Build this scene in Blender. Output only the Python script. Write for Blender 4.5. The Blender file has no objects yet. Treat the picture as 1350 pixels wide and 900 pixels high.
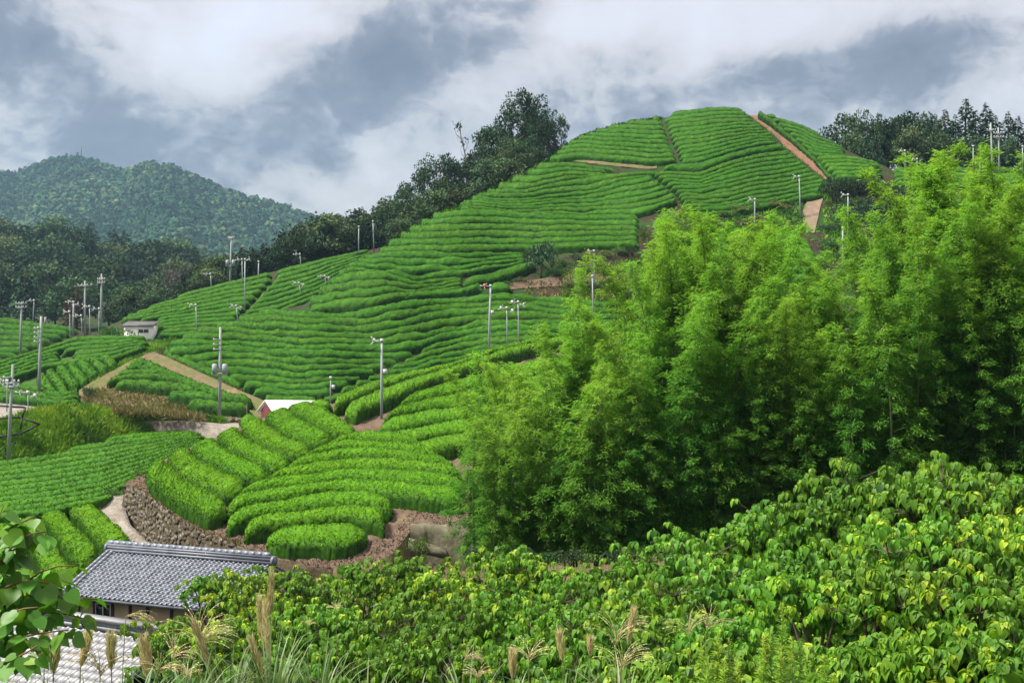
import bpy, math, random
import numpy as np
from mathutils import Vector, Matrix

random.seed(7)
RNG = np.random.default_rng(11)
SC = bpy.context.scene
COL = SC.collection
R = math.radians

# ------------------------------------------------------------------ camera
F = 1630.0            # focal length in pixels of the 1350 wide photograph
CZ = 16.0             # eye height above the valley datum
cam_d = bpy.data.cameras.new('camera')
cam = bpy.data.objects.new('camera', cam_d)
COL.objects.link(cam)
cam.location = (0, 0, CZ)
cam.rotation_euler = (R(90), 0, 0)
cam_d.sensor_width = 36.0
cam_d.lens = 36.0 * F / 1350.0
cam_d.clip_start = 0.1
cam_d.clip_end = 20000
SC.camera = cam

# ------------------------------------------------------------------ light
SUN_EL, SUN_AZ = R(56), R(-105)        # azimuth from +Y towards +X
sun_d = bpy.data.lights.new('sun', 'SUN')
sun_d.energy = 1.5
sun_d.angle = R(11)
sun_d.color = (1.0, 0.95, 0.86)
sun = bpy.data.objects.new('sun', sun_d)
COL.objects.link(sun)
sv = Vector((math.sin(SUN_AZ) * math.cos(SUN_EL), math.cos(SUN_AZ) * math.cos(SUN_EL), math.sin(SUN_EL)))
sun.rotation_euler = sv.to_track_quat('Z', 'Y').to_euler()
sun.location = (0, 0, 300)

SC.view_settings.view_transform = 'Standard'
SC.view_settings.look = 'None'
SC.view_settings.gamma = 1.0
SC.view_settings.exposure = 2.65
SC.view_settings.use_curve_mapping = False
SC.cycles.max_bounces = 6
SC.cycles.diffuse_bounces = 3
SC.cycles.transmission_bounces = 4
SC.cycles.transparent_max_bounces = 6
SC.cycles.caustics_reflective = False
SC.cycles.caustics_refractive = False


class NT:
    """small helper to wire nodes"""
    def __init__(self, tree):
        self.t = tree
        self.n = tree.nodes
        self.l = tree.links

    def node(self, kind, **kw):
        n = self.n.new(kind)
        for k, v in kw.items():
            if k.startswith('i_'):
                key = k[2:]
                key = int(key) if key.isdigit() else key.replace('_', ' ')
                if hasattr(v, 'is_output') or isinstance(v, bpy.types.NodeSocket):
                    self.l.new(v, n.inputs[key])
                else:
                    n.inputs[key].default_value = v
            else:
                setattr(n, k, v)
        return n

    def math(self, op, a, b=None, c=None, clamp=False):
        n = self.n.new('ShaderNodeMath')
        n.operation = op
        n.use_clamp = clamp
        for i, v in enumerate((a, b, c)):
            if v is None:
                continue
            if isinstance(v, bpy.types.NodeSocket):
                self.l.new(v, n.inputs[i])
            else:
                n.inputs[i].default_value = v
        return n.outputs[0]

    def mix(self, fac, a, b, blend='MIX'):
        n = self.n.new('ShaderNodeMix')
        n.data_type = 'RGBA'
        n.blend_type = blend
        for i, v in ((0, fac), (6, a), (7, b)):
            if isinstance(v, bpy.types.NodeSocket):
                self.l.new(v, n.inputs[i])
            elif i == 0:
                n.inputs[0].default_value = v
            else:
                n.inputs[i].default_value = (*v, 1) if len(v) == 3 else v
        return n.outputs[2]

    def ramp(self, fac, stops, interp='LINEAR'):
        n = self.n.new('ShaderNodeValToRGB')
        n.color_ramp.interpolation = interp
        el = n.color_ramp.elements
        while len(el) < len(stops):
            el.new(0.5)
        for e, (p, c) in zip(el, stops):
            e.position = p
            e.color = (*c, 1) if len(c) == 3 else c
        self.l.new(fac, n.inputs[0])
        return n.outputs[0]


# ------------------------------------------------------------------ sky
world = bpy.data.worlds.new('World')
SC.world = world
world.use_nodes = True
W = NT(world.node_tree)
W.n.clear()
sky = W.node('ShaderNodeTexSky', sky_type='NISHITA', sun_disc=False)
sky.sun_elevation = SUN_EL
sky.sun_rotation = SUN_AZ
sky.air_density = 1.0
sky.dust_density = 1.5
tc = W.node('ShaderNodeTexCoord')
sep = W.node('ShaderNodeSeparateXYZ', i_0=tc.outputs['Generated'])
az = W.math('ARCTAN2', sep.outputs[0], sep.outputs[1])
el = W.math('ARCSINE', sep.outputs[2])
ncoord = W.node('ShaderNodeCombineXYZ', i_0=W.math('MULTIPLY', az, 1.0), i_1=W.math('MULTIPLY', el, 1.25), i_2=0.3)
warp = W.node('ShaderNodeTexNoise', i_Vector=ncoord.outputs[0], i_Scale=5.0, i_Detail=5.0, i_Roughness=0.6)
wv = W.node('ShaderNodeVectorMath', operation='MULTIPLY_ADD', i_0=warp.outputs['Color'], i_1=(0.10, 0.10, 0), i_2=ncoord.outputs[0])
n1 = W.node('ShaderNodeTexNoise', i_Vector=wv.outputs[0], i_Scale=9.0, i_Detail=12.0, i_Roughness=0.6)
n2 = W.node('ShaderNodeTexNoise', i_Vector=wv.outputs[0], i_Scale=2.6, i_Detail=4.0, i_Roughness=0.5)
n3 = W.node('ShaderNodeTexNoise', i_Vector=wv.outputs[0], i_Scale=26.0, i_Detail=10.0, i_Roughness=0.65)


def blob(px, py, rx, ry, wgt, rot=0.0):
    ca, ce = math.atan((px - 675) / F), math.atan((450 - py) / math.hypot(F, px - 675))
    dx = W.math('SUBTRACT', az, ca)
    dy = W.math('SUBTRACT', el, ce)
    c, s = math.cos(rot), math.sin(rot)
    ux = W.math('ADD', W.math('MULTIPLY', dx, c * F / rx), W.math('MULTIPLY', dy, s * F / rx))
    uy = W.math('ADD', W.math('MULTIPLY', dx, -s * F / ry), W.math('MULTIPLY', dy, c * F / ry))
    d2 = W.math('ADD', W.math('MULTIPLY', ux, ux), W.math('MULTIPLY', uy, uy))
    return W.math('MULTIPLY', W.math('EXPONENT', W.math('MULTIPLY', d2, -1.0)), wgt)


cl = None
for b in ((30, 70, 115, 95, .75), (60, 195, 190, 65, .50), (165, 170, 45, 45, .25),
          (470, 105, 190, 60, .62, .25), (600, 60, 130, 50, .50), (360, 215, 150, 65, .45),
          (690, 5, 75, 14, .5), (815, 75, 75, 28, .50), (1010, 92, 95, 26, .68, .12),
          (1215, 72, 105, 40, .78, .1), (1130, 118, 130, 30, .42), (190, 60, 18, 28, .35), (640, 150, 160, 45, .3),
          (900, 150, 250, 60, .22), (1150, 190, 220, 40, .2),
          (255, 70, 75, 60, -.42), (390, 25, 100, 30, -.42), (880, 25, 110, 35, -.42), (470, 250, 130, 32, -.35), (740, 45, 40, 35, -.25),
          (1300, 140, 80, 40, -.2), (1320, 10, 100, 30, -.2)):
    v = blob(*b)
    cl = v if cl is None else W.math('ADD', cl, v)
dens = W.math('ADD', cl, W.math('MULTIPLY', W.math('SUBTRACT', n1.outputs['Fac'], 0.5), 2.8))
dens = W.math('ADD', dens, W.math('MULTIPLY', W.math('SUBTRACT', n2.outputs['Fac'], 0.5), 0.45))
dens = W.math('ADD', dens, W.math('MULTIPLY', W.math('SUBTRACT', n3.outputs['Fac'], 0.5), 1.25))
CK = 0.178
cloud = W.ramp(W.math('ADD', W.math('MULTIPLY', dens, 0.66), 0.165), [
    (0.0, (5.95 * CK, 5.3 * CK, 5.15 * CK)), (0.22, (5.35 * CK, 4.9 * CK, 4.85 * CK)), (0.38, (4.6 * CK, 4.35 * CK, 4.45 * CK)),
    (0.50, (3.05 * CK, 3.1 * CK, 3.6 * CK)), (0.66, (2.0 * CK, 2.15 * CK, 2.8 * CK)), (1.0, (1.4 * CK, 1.55 * CK, 2.15 * CK))])
cover = W.math('ADD', 0.93, W.math('MULTIPLY', dens, 0.1), clamp=True)
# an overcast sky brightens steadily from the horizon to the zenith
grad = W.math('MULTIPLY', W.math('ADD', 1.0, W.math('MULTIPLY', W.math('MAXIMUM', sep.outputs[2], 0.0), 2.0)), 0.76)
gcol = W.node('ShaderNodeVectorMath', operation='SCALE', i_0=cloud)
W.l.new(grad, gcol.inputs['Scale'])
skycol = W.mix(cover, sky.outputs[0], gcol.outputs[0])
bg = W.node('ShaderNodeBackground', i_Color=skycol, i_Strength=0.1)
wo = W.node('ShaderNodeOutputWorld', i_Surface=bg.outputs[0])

# ------------------------------------------------------------------ materials


def new_mat(name):
    m = bpy.data.materials.new(name)
    m.use_nodes = True
    t = NT(m.node_tree)
    t.n.clear()
    out = t.node('ShaderNodeOutputMaterial')
    return m, t, out


def leaf_mat(name, dark, mid, bright, trans=0.35, rough=0.5, spec=0.25, noise=0.0, objvar=0.25, huev=0.02):
    """foliage: per-leaf tint attribute, per-object variation, some translucency"""
    m, t, out = new_mat(name)
    at = t.node('ShaderNodeAttribute', attribute_name='tint')
    fac = at.outputs['Fac']
    if noise:
        geo = t.node('ShaderNodeNewGeometry')
        nz = t.node('ShaderNodeTexNoise', i_Vector=geo.outputs['Position'], i_Scale=noise, i_Detail=3.0)
        fac = t.math('ADD', fac, t.math('MULTIPLY', t.math('SUBTRACT', nz.outputs['Fac'], 0.5), 0.5), clamp=True)
    colr = t.ramp(fac, [(0.0, dark), (0.5, mid), (1.0, bright)])
    oi = t.node('ShaderNodeObjectInfo')
    hs = t.node('ShaderNodeHueSaturation', i_Color=colr)
    t.l.new(t.math('ADD', 1.0 - objvar / 2, t.math('MULTIPLY', oi.outputs['Random'], objvar)), hs.inputs['Value'])
    rn = t.math('FRACT', t.math('MULTIPLY', oi.outputs['Random'], 7.13))
    t.l.new(t.math('ADD', 0.5 - huev, t.math('MULTIPLY', rn, 2 * huev)), hs.inputs['Hue'])
    c = hs.outputs[0]
    bs = t.node('ShaderNodeBsdfPrincipled', i_Roughness=rough, i_Base_Color=c)
    bs.inputs['Specular IOR Level'].default_value = spec
    tr = t.node('ShaderNodeBsdfTranslucent', i_Color=t.mix(1.0, c, (1.15, 1.25, 0.5), 'MULTIPLY'))
    mx = t.node('ShaderNodeMixShader', i_0=trans, i_1=bs.outputs[0], i_2=tr.outputs[0])
    t.l.new(mx.outputs[0], out.inputs[0])
    return m


def plain_mat(name, colors, scale=3.0, rough=0.8, spec=0.3, metal=0.0, bump=0.0, objvar=0.0, detail=6.0, stretch=(1, 1, 1)):
    """noise-mottled surface between the given colours"""
    m, t, out = new_mat(name)
    geo = t.node('ShaderNodeTexCoord')
    mp = t.node('ShaderNodeMapping', i_Vector=geo.outputs['Object'])
    mp.inputs['Scale'].default_value = stretch
    nz = t.node('ShaderNodeTexNoise', i_Vector=mp.outputs[0], i_Scale=scale, i_Detail=detail, i_Roughness=0.62)
    k = len(colors)
    stops = [(0.3 + 0.4 * i / max(1, k - 1), c) for i, c in enumerate(colors)]
    c = t.ramp(nz.outputs['Fac'], stops) if k > 1 else None
    bs = t.node('ShaderNodeBsdfPrincipled', i_Roughness=rough)
    bs.inputs['Specular IOR Level'].default_value = spec
    bs.inputs['Metallic'].default_value = metal
    if c is None:
        bs.inputs['Base Color'].default_value = (*colors[0], 1)
    else:
        if objvar:
            oi = t.node('ShaderNodeObjectInfo')
            hs = t.node('ShaderNodeHueSaturation', i_Color=c)
            t.l.new(t.math('ADD', 1.0 - objvar / 2, t.math('MULTIPLY', oi.outputs['Random'], objvar)), hs.inputs['Value'])
            c = hs.outputs[0]
        t.l.new(c, bs.inputs['Base Color'])
    if bump:
        n2 = t.node('ShaderNodeTexNoise', i_Vector=geo.outputs['Object'], i_Scale=scale * 4, i_Detail=6.0)
        bp = t.node('ShaderNodeBump', i_Height=n2.outputs['Fac'], i_Distance=bump)
        t.l.new(bp.outputs[0], bs.inputs['Normal'])
    t.l.new(bs.outputs[0], out.inputs[0])
    return m


M = {}
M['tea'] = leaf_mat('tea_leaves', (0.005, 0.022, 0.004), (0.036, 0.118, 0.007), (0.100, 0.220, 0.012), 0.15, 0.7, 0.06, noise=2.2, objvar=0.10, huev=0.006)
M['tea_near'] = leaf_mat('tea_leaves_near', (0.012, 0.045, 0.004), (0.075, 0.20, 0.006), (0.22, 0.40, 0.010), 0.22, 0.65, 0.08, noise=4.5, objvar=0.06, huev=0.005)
M['nursery'] = leaf_mat('young_tea_leaves', (0.014, 0.055, 0.004), (0.052, 0.158, 0.007), (0.095, 0.225, 0.010), 0.2, 0.6, 0.1, noise=0.3, objvar=0.05, huev=0.004)
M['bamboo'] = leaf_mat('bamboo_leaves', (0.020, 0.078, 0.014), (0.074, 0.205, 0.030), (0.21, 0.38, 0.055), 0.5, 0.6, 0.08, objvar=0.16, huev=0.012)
M['mallotus'] = leaf_mat('heart_leaves', (0.026, 0.090, 0.012), (0.110, 0.250, 0.016), (0.31, 0.41, 0.026), 0.3, 0.5, 0.22, objvar=0.36, huev=0.010)
M['sapling'] = leaf_mat('sapling_leaves', (0.045, 0.15, 0.024), (0.11, 0.27, 0.028), (0.25, 0.40, 0.035), 0.35, 0.45, 0.3, objvar=0.25, huev=0.012)
M['broad'] = leaf_mat('broadleaf_leaves', (0.014, 0.036, 0.019), (0.035, 0.072, 0.032), (0.085, 0.125, 0.045), 0.15, 0.6, 0.1, objvar=0.85, huev=0.03)
M['broad2'] = leaf_mat('olive_broadleaf_leaves', (0.024, 0.050, 0.024), (0.058, 0.100, 0.044), (0.125, 0.170, 0.065), 0.15, 0.6, 0.1, objvar=0.6, huev=0.035)
M['conifer'] = leaf_mat('conifer_needles', (0.012, 0.034, 0.019), (0.024, 0.058, 0.028), (0.050, 0.092, 0.038), 0.1, 0.65, 0.15, objvar=0.4, huev=0.015)
M['dead'] = leaf_mat('withered_leaves', (0.05, 0.032, 0.026), (0.088, 0.058, 0.046), (0.13, 0.09, 0.07), 0.1, 0.8, 0.1, objvar=0.2)
M['purple'] = leaf_mat('purple_leaves', (0.05, 0.036, 0.045), (0.09, 0.062, 0.075), (0.12, 0.095, 0.085), 0.1, 0.8, 0.1, objvar=0.1)
M['shrub'] = leaf_mat('shrub_leaves', (0.018, 0.062, 0.012), (0.055, 0.13, 0.022), (0.14, 0.22, 0.04), 0.2, 0.55, 0.2, objvar=0.45, huev=0.03)
M['scrub'] = leaf_mat('scrub_leaves', (0.05, 0.075, 0.022), (0.115, 0.145, 0.045), (0.24, 0.22, 0.10), 0.2, 0.6, 0.2, objvar=0.4, huev=0.03)
M['grassy'] = leaf_mat('grass_blades', (0.035, 0.115, 0.010), (0.10, 0.25, 0.016), (0.27, 0.38, 0.04), 0.25, 0.55, 0.2, noise=0.3, objvar=0.1)
M['drygrass'] = leaf_mat('dry_grass_blades', (0.07, 0.09, 0.03), (0.17, 0.155, 0.06), (0.33, 0.27, 0.13), 0.2, 0.7, 0.1, noise=0.5, objvar=0.1)
M['litter'] = leaf_mat('soil_litter', (0.045, 0.033, 0.023), (0.10, 0.072, 0.05), (0.19, 0.145, 0.10), 0.0, 0.9, 0.05, noise=1.5, objvar=0.05)
M['plume'] = leaf_mat('pampas_plume', (0.34, 0.26, 0.12), (0.52, 0.44, 0.25), (0.70, 0.64, 0.46), 0.35, 0.6, 0.2, objvar=0.3, huev=0.012)
M['blade'] = leaf_mat('pampas_blades', (0.04, 0.10, 0.022), (0.11, 0.19, 0.06), (0.28, 0.33, 0.17), 0.25, 0.45, 0.3, objvar=0.2)
M['goldenrod'] = leaf_mat('goldenrod_leaves', (0.08, 0.20, 0.015), (0.17, 0.33, 0.02), (0.34, 0.46, 0.03), 0.3, 0.5, 0.25, objvar=0.15)
M['mountain'] = leaf_mat('mountain_canopy', (0.010, 0.040, 0.018), (0.036, 0.088, 0.036), (0.14, 0.17, 0.055), 0.0, 0.8, 0.05, objvar=0.0)
M['bark'] = plain_mat('bark', [(0.05, 0.038, 0.028), (0.13, 0.10, 0.075)], 6.0, 0.9, 0.1)
M['palebark'] = plain_mat('pale_bark', [(0.10, 0.085, 0.07), (0.24, 0.21, 0.18)], 5.0, 0.9, 0.1)
M['culm'] = plain_mat('bamboo_culm', [(0.05, 0.085, 0.025), (0.10, 0.14, 0.045)], 2.0, 0.45, 0.4)
M['stem'] = plain_mat('green_stem', [(0.12, 0.15, 0.05), (0.22, 0.22, 0.08)], 3.0, 0.6, 0.3)
M['twig'] = plain_mat('red_twig', [(0.13, 0.06, 0.035), (0.2, 0.11, 0.06)], 4.0, 0.7, 0.2)


def ground_mat(name, soil1, soil2, grass, gfac, scale=0.6, pebble=0.0):
    m, t, out = new_mat(name)
    geo = t.node('ShaderNodeNewGeometry')
    nz = t.node('ShaderNodeTexNoise', i_Vector=geo.outputs['Position'], i_Scale=scale * 3, i_Detail=9.0, i_Roughness=0.65)
    c = t.ramp(nz.outputs['Fac'], [(0.3, soil1), (0.7, soil2)])
    ng = t.node('ShaderNodeTexNoise', i_Vector=geo.outputs['Position'], i_Scale=scale, i_Detail=7.0, i_Roughness=0.6)
    g = t.ramp(t.math('ADD', ng.outputs['Fac'], gfac - 0.5), [(0.45, (0, 0, 0)), (0.58, (1, 1, 1))])
    c = t.mix(g, c, grass)
    nf = t.node('ShaderNodeTexNoise', i_Vector=geo.outputs['Position'], i_Scale=scale * 22, i_Detail=3.0)
    c = t.mix(1.0, c, t.ramp(nf.outputs['Fac'], [(0.3, (0.72, 0.72, 0.72)), (0.7, (1.25, 1.25, 1.25))]), 'MULTIPLY')
    bs = t.node('ShaderNodeBsdfPrincipled', i_Roughness=0.95, i_Base_Color=c)
    bs.inputs['Specular IOR Level'].default_value = 0.1
    bp = t.node('ShaderNodeBump', i_Height=nf.outputs['Fac'], i_Distance=0.06)
    t.l.new(bp.outputs[0], bs.inputs['Normal'])
    t.l.new(bs.outputs[0], out.inputs[0])
    return m


M['hillsoil'] = ground_mat('hill_soil', (0.022, 0.017, 0.011), (0.055, 0.038, 0.025), (0.022, 0.055, 0.011), 0.50, 0.35)
M['soil'] = ground_mat('terrace_soil', (0.085, 0.058, 0.040), (0.165, 0.115, 0.082), (0.17, 0.14, 0.07), 0.38, 0.8)
M['redsoil'] = ground_mat('red_soil', (0.125, 0.068, 0.042), (0.21, 0.12, 0.078), (0.12, 0.10, 0.04), 0.30, 0.5)
M['bank'] = ground_mat('grass_bank_soil', (0.06, 0.045, 0.025), (0.11, 0.085, 0.045), (0.04, 0.10, 0.016), 0.6, 0.3)
M['drybank'] = ground_mat('dry_bank_soil', (0.10, 0.075, 0.045), (0.20, 0.15, 0.085), (0.10, 0.12, 0.035), 0.5, 0.7)
M['roadm'] = ground_mat('pale_road', (0.15, 0.125, 0.10), (0.30, 0.27, 0.23), (0.11, 0.10, 0.055), 0.36, 0.5)
M['mtfloor'] = ground_mat('forest_floor', (0.012, 0.022, 0.012), (0.022, 0.04, 0.02), (0.014, 0.035, 0.014), 0.5, 0.02)
M['trackm'] = ground_mat('sandy_track', (0.14, 0.10, 0.07), (0.24, 0.18, 0.13), (0.12, 0.09, 0.05), 0.36, 0.5)
M['floor'] = ground_mat('undergrowth_soil', (0.03, 0.026, 0.014), (0.06, 0.048, 0.03), (0.02, 0.05, 0.01), 0.55, 0.5)
M['stone'] = plain_mat('wall_stone', [(0.045, 0.038, 0.026), (0.12, 0.10, 0.07), (0.27, 0.25, 0.20)], 3.5, 0.9, 0.2, objvar=0.9, bump=0.05)
M['mortar'] = plain_mat('wall_earth', [(0.045, 0.036, 0.024), (0.12, 0.095, 0.055)], 3.0, 0.95, 0.1, bump=0.06)
M['concrete'] = plain_mat('stained_concrete', [(0.04, 0.038, 0.02), (0.10, 0.09, 0.055), (0.17, 0.155, 0.105)], 1.1, 0.9, 0.2, bump=0.05)
M['steel'] = plain_mat('galvanised_steel', [(0.22, 0.255, 0.265), (0.32, 0.36, 0.37)], 1.5, 0.5, 0.4)
M['polegrey'] = plain_mat('concrete_pole', [(0.21, 0.23, 0.235), (0.31, 0.33, 0.335)], 1.2, 0.8, 0.2)
M['fanwhite'] = plain_mat('weathered_white', [(0.34, 0.35, 0.35), (0.50, 0.50, 0.49)], 2.0, 0.5, 0.4)
M['white'] = plain_mat('white_paint', [(0.50, 0.50, 0.49), (0.62, 0.62, 0.61)], 2.0, 0.5, 0.4)
M['fanred'] = plain_mat('red_cover', [(0.42, 0.075, 0.03), (0.5, 0.10, 0.05)], 3.0, 0.5, 0.4)
M['darkmetal'] = plain_mat('dark_metal', [(0.03, 0.03, 0.03), (0.07, 0.065, 0.06)], 3.0, 0.6, 0.3)
M['tile'] = plain_mat('silver_clay_tile', [(0.085, 0.10, 0.125), (0.205, 0.228, 0.268)], 2.5, 0.36, 0.6, objvar=0.2)
M['tilelight'] = plain_mat('pale_clay_tile', [(0.14, 0.142, 0.152), (0.29, 0.29, 0.30)], 1.6, 0.42, 0.5, objvar=0.22)
M['ridge'] = plain_mat('ridge_tile', [(0.10, 0.11, 0.135), (0.2, 0.215, 0.25)], 2.5, 0.5, 0.5)
M['plaster'] = plain_mat('ochre_plaster', [(0.36, 0.27, 0.16), (0.50, 0.39, 0.25)], 1.4, 0.9, 0.1)
M['timber'] = plain_mat('dark_timber', [(0.035, 0.022, 0.016), (0.075, 0.05, 0.035)], 5.0, 0.7, 0.2)
M['shedwall'] = plain_mat('whitewashed_boards', [(0.74, 0.71, 0.66), (0.86, 0.84, 0.80)], 1.3, 0.8, 0.2)
M['shedroof'] = plain_mat('grey_sheet_roof', [(0.13, 0.125, 0.125), (0.24, 0.23, 0.225)], 1.5, 0.7, 0.3)
M['maroon'] = plain_mat('maroon_boards', [(0.12, 0.028, 0.034), (0.17, 0.045, 0.05)], 2.0, 0.7, 0.2)
M['glass'] = plain_mat('dark_glass', [(0.02, 0.022, 0.025)], 2.0, 0.15, 0.6)
M['rubber'] = plain_mat('black_pipe', [(0.012, 0.012, 0.014), (0.03, 0.03, 0.032)], 3.0, 0.6, 0.3)

# ------------------------------------------------------------------ mesh helpers


def make_mesh(name, V, Fs, tint=None, smooth=False, mat=None):
    V = np.asarray(V, dtype=np.float32)
    me = bpy.data.meshes.new(name)
    if not isinstance(Fs, (list, tuple)):
        Fs = [Fs]
    Fs = [np.asarray(f, dtype=np.int32) for f in Fs if len(f)]
    me.vertices.add(len(V))
    me.vertices.foreach_set('co', V.ravel())
    loops = np.concatenate([f.ravel() for f in Fs])
    tot = np.concatenate([np.full(len(f), f.shape[1], np.int32) for f in Fs])
    st = np.concatenate([[0], np.cumsum(tot)[:-1]]).astype(np.int32)
    me.loops.add(len(loops))
    me.loops.foreach_set('vertex_index', loops)
    me.polygons.add(len(tot))
    me.polygons.foreach_set('loop_start', st)
    if smooth:
        me.polygons.foreach_set('use_smooth', np.ones(len(tot), dtype=bool))
    if tint is not None:
        a = me.attributes.new('tint', 'FLOAT', 'POINT')
        a.data.foreach_set('value', np.asarray(tint, dtype=np.float32))
    me.update(calc_edges=True)
    if mat is not None:
        me.materials.append(mat)
    return me


def link(name, me, parent=None, kind=None, loc=None):
    o = bpy.data.objects.new(name, me)
    COL.objects.link(o)
    if parent is not None:
        o.parent = parent
    if kind:
        o['kind'] = kind
    if loc is not None:
        o.location = loc
    return o


def tag(o, label, cat, group=None):
    o['label'] = label
    o['category'] = cat
    if group:
        o['group'] = group
    return o


def thing(name, label, cat, loc=(0, 0, 0), rotz=0.0, group=None, scale=None):
    o = bpy.data.objects.new(name, None)
    COL.objects.link(o)
    o.empty_display_size = 0.2
    o.location = loc
    o.rotation_euler = (0, 0, rotz)
    if scale is not None:
        o.scale = scale if hasattr(scale, '__len__') else (scale,) * 3
    return tag(o, label, cat, group)


def structure(name, me):
    return link(name, me, kind='structure')


class MB:
    """collects simple solids into one mesh"""
    def __init__(self):
        self.v, self.q, self.t, self.n = [], [], [], 0

    def add(self, V, quads=(), tris=()):
        V = np.asarray(V, float)
        self.v.append(V)
        if len(quads):
            self.q.append(np.asarray(quads) + self.n)
        if len(tris):
            self.t.append(np.asarray(tris) + self.n)
        self.n += len(V)
        return self

    def box(self, c, s, rz=0.0):
        x, y, z = np.array(s) / 2
        V = np.array([(-x, -y, -z), (x, -y, -z), (x, y, -z), (-x, y, -z), (-x, -y, z), (x, -y, z), (x, y, z), (-x, y, z)])
        if rz:
            cs, sn = math.cos(rz), math.sin(rz)
            V = V @ np.array([(cs, sn, 0), (-sn, cs, 0), (0, 0, 1)])
        return self.add(V + np.array(c), [(0, 3, 2, 1), (4, 5, 6, 7), (0, 1, 5, 4), (1, 2, 6, 5), (2, 3, 7, 6), (3, 0, 4, 7)])

    def hexa(self, P8):
        return self.add(P8, [(0, 3, 2, 1), (4, 5, 6, 7), (0, 1, 5, 4), (1, 2, 6, 5), (2, 3, 7, 6), (3, 0, 4, 7)])

    def tube(self, pts, radii, seg=8, cap=True):
        pts = np.asarray(pts, float)
        n = len(pts)
        radii = np.broadcast_to(radii, (n,)) if np.ndim(radii) else np.full(n, radii)
        tan = np.gradient(pts, axis=0)
        tan /= np.linalg.norm(tan, axis=1)[:, None] + 1e-9
        ref = np.array((0.31, 0.17, 0.93)) if abs(tan[0][2]) < 0.9 else np.array((0.95, 0.3, 0.05))
        X = np.cross(tan, ref)
        X /= np.linalg.norm(X, axis=1)[:, None] + 1e-9
        Y = np.cross(tan, X)
        a = np.linspace(0, 2 * np.pi, seg, endpoint=False)
        V = (pts[:, None] + radii[:, None, None] * (np.cos(a)[None, :, None] * X[:, None] + np.sin(a)[None, :, None] * Y[:, None])).reshape(-1, 3)
        i = np.arange(n - 1)[:, None] * seg
        j = np.arange(seg)[None]
        jn = (j + 1) % seg
        q = np.stack([i + j, i + jn, i + seg + jn, i + seg + j], -1).reshape(-1, 4)
        tr = []
        if cap:
            V = np.vstack([V, pts[0], pts[-1]])
            b = n * seg
            for k in range(seg):
                tr.append((b, (k + 1) % seg, k))
                tr.append((b + 1, (n - 1) * seg + k, (n - 1) * seg + (k + 1) % seg))
        return self.add(V, q, tr)

    def mesh(self, name, mat, smooth=False, tint=None):
        V = np.vstack(self.v)
        Fs = []
        if self.q:
            Fs.append(np.vstack(self.q))
        if self.t:
            Fs.append(np.vstack(self.t))
        t = None if tint is None else np.full(len(V), tint)
        return make_mesh(name, V, Fs, t, smooth, mat)


def unit(a):
    return a / (np.linalg.norm(a, axis=-1, keepdims=True) + 1e-9)


def leaves(pos, d, nrm, size, width, tv, tf, tint):
    """copies of the leaf template tv (x across, y along, z up) at pos, pointing along d, facing nrm"""
    Y = unit(d)
    Z = unit(nrm - (nrm * Y).sum(-1, keepdims=True) * Y)
    X = np.cross(Y, Z)
    n, k = len(pos), len(tv)
    s = np.broadcast_to(size, (n,))[:, None, None]
    w = np.broadcast_to(width, (n,))[:, None, None]
    V = pos[:, None] + w * tv[None, :, 0:1] * X[:, None] + s * (tv[None, :, 1:2] * Y[:, None] + tv[None, :, 2:3] * Z[:, None])
    Fc = (np.asarray(tf)[None] + (np.arange(n) * k)[:, None, None]).reshape(-1, len(tf[0]))
    return V.reshape(-1, 3), Fc, np.repeat(np.broadcast_to(tint, (n,)), k)


CARD_V = np.array([(0, 0, 0), (0.5, 0.45, 0.06), (0, 1, -0.1), (-0.5, 0.45, 0.06)])
CARD_F = [(0, 1, 2, 3)]
HEART_V = np.array([(0, 0, 0), (.30, -.04, .03), (.52, .22, .06), (.36, .58, -.06), (0, 1.0, -.38), (-.36, .58, -.06), (-.52, .22, .06), (-.30, -.04, .03),
                    (0, .28, -.04), (0, .62, -.14)])
HEART_F = np.array([(0, 1, 8), (1, 2, 8), (2, 3, 9), (2, 9, 8), (3, 4, 9), (0, 8, 7), (7, 8, 6), (6, 9, 5), (6, 8, 9), (5, 9, 4)])


_o = [(.10, -.05), (.26, -.07), (.40, .01), (.50, .14), (.53, .28), (.47, .44), (.36, .60), (.22, .76), (.10, .89)]
BIG_V = [(0, 0, 0)] + [(x, y, .10 * x * (1 - y) - .16 * y * y + .02) for x, y in _o] + [(0, 1.04, -.2)] + [(-x, y, .10 * x * (1 - y) - .16 * y * y + .02) for x, y in _o[::-1]]
BIG_V += [(0, .15, -.02), (0, .42, -.06), (0, .70, -.11)]
BIG_V = np.array(BIG_V)
BIG_F = np.array([(0, 1, 20), (1, 2, 20), (2, 3, 20), (3, 4, 20), (4, 21, 20), (4, 5, 21), (5, 6, 21), (6, 22, 21), (6, 7, 22), (7, 8, 22), (8, 9, 22), (9, 10, 22),
                  (19, 0, 20), (18, 19, 20), (17, 18, 20), (16, 17, 20), (20, 21, 16), (15, 16, 21), (14, 15, 21), (21, 22, 14), (13, 14, 22), (12, 13, 22), (11, 12, 22), (10, 11, 22)])


def rand_dirs(n, rng):
    return unit(rng.normal(size=(n, 3)))


def merge(parts):
    """[(V,F,t)] with equal face size -> one"""
    off, Vs, Fs, Ts = 0, [], [], []
    for V, Fc, t in parts:
        Vs.append(V)
        Fs.append(Fc + off)
        Ts.append(t)
        off += len(V)
    return np.vstack(Vs), np.vstack(Fs), np.concatenate(Ts)


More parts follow.
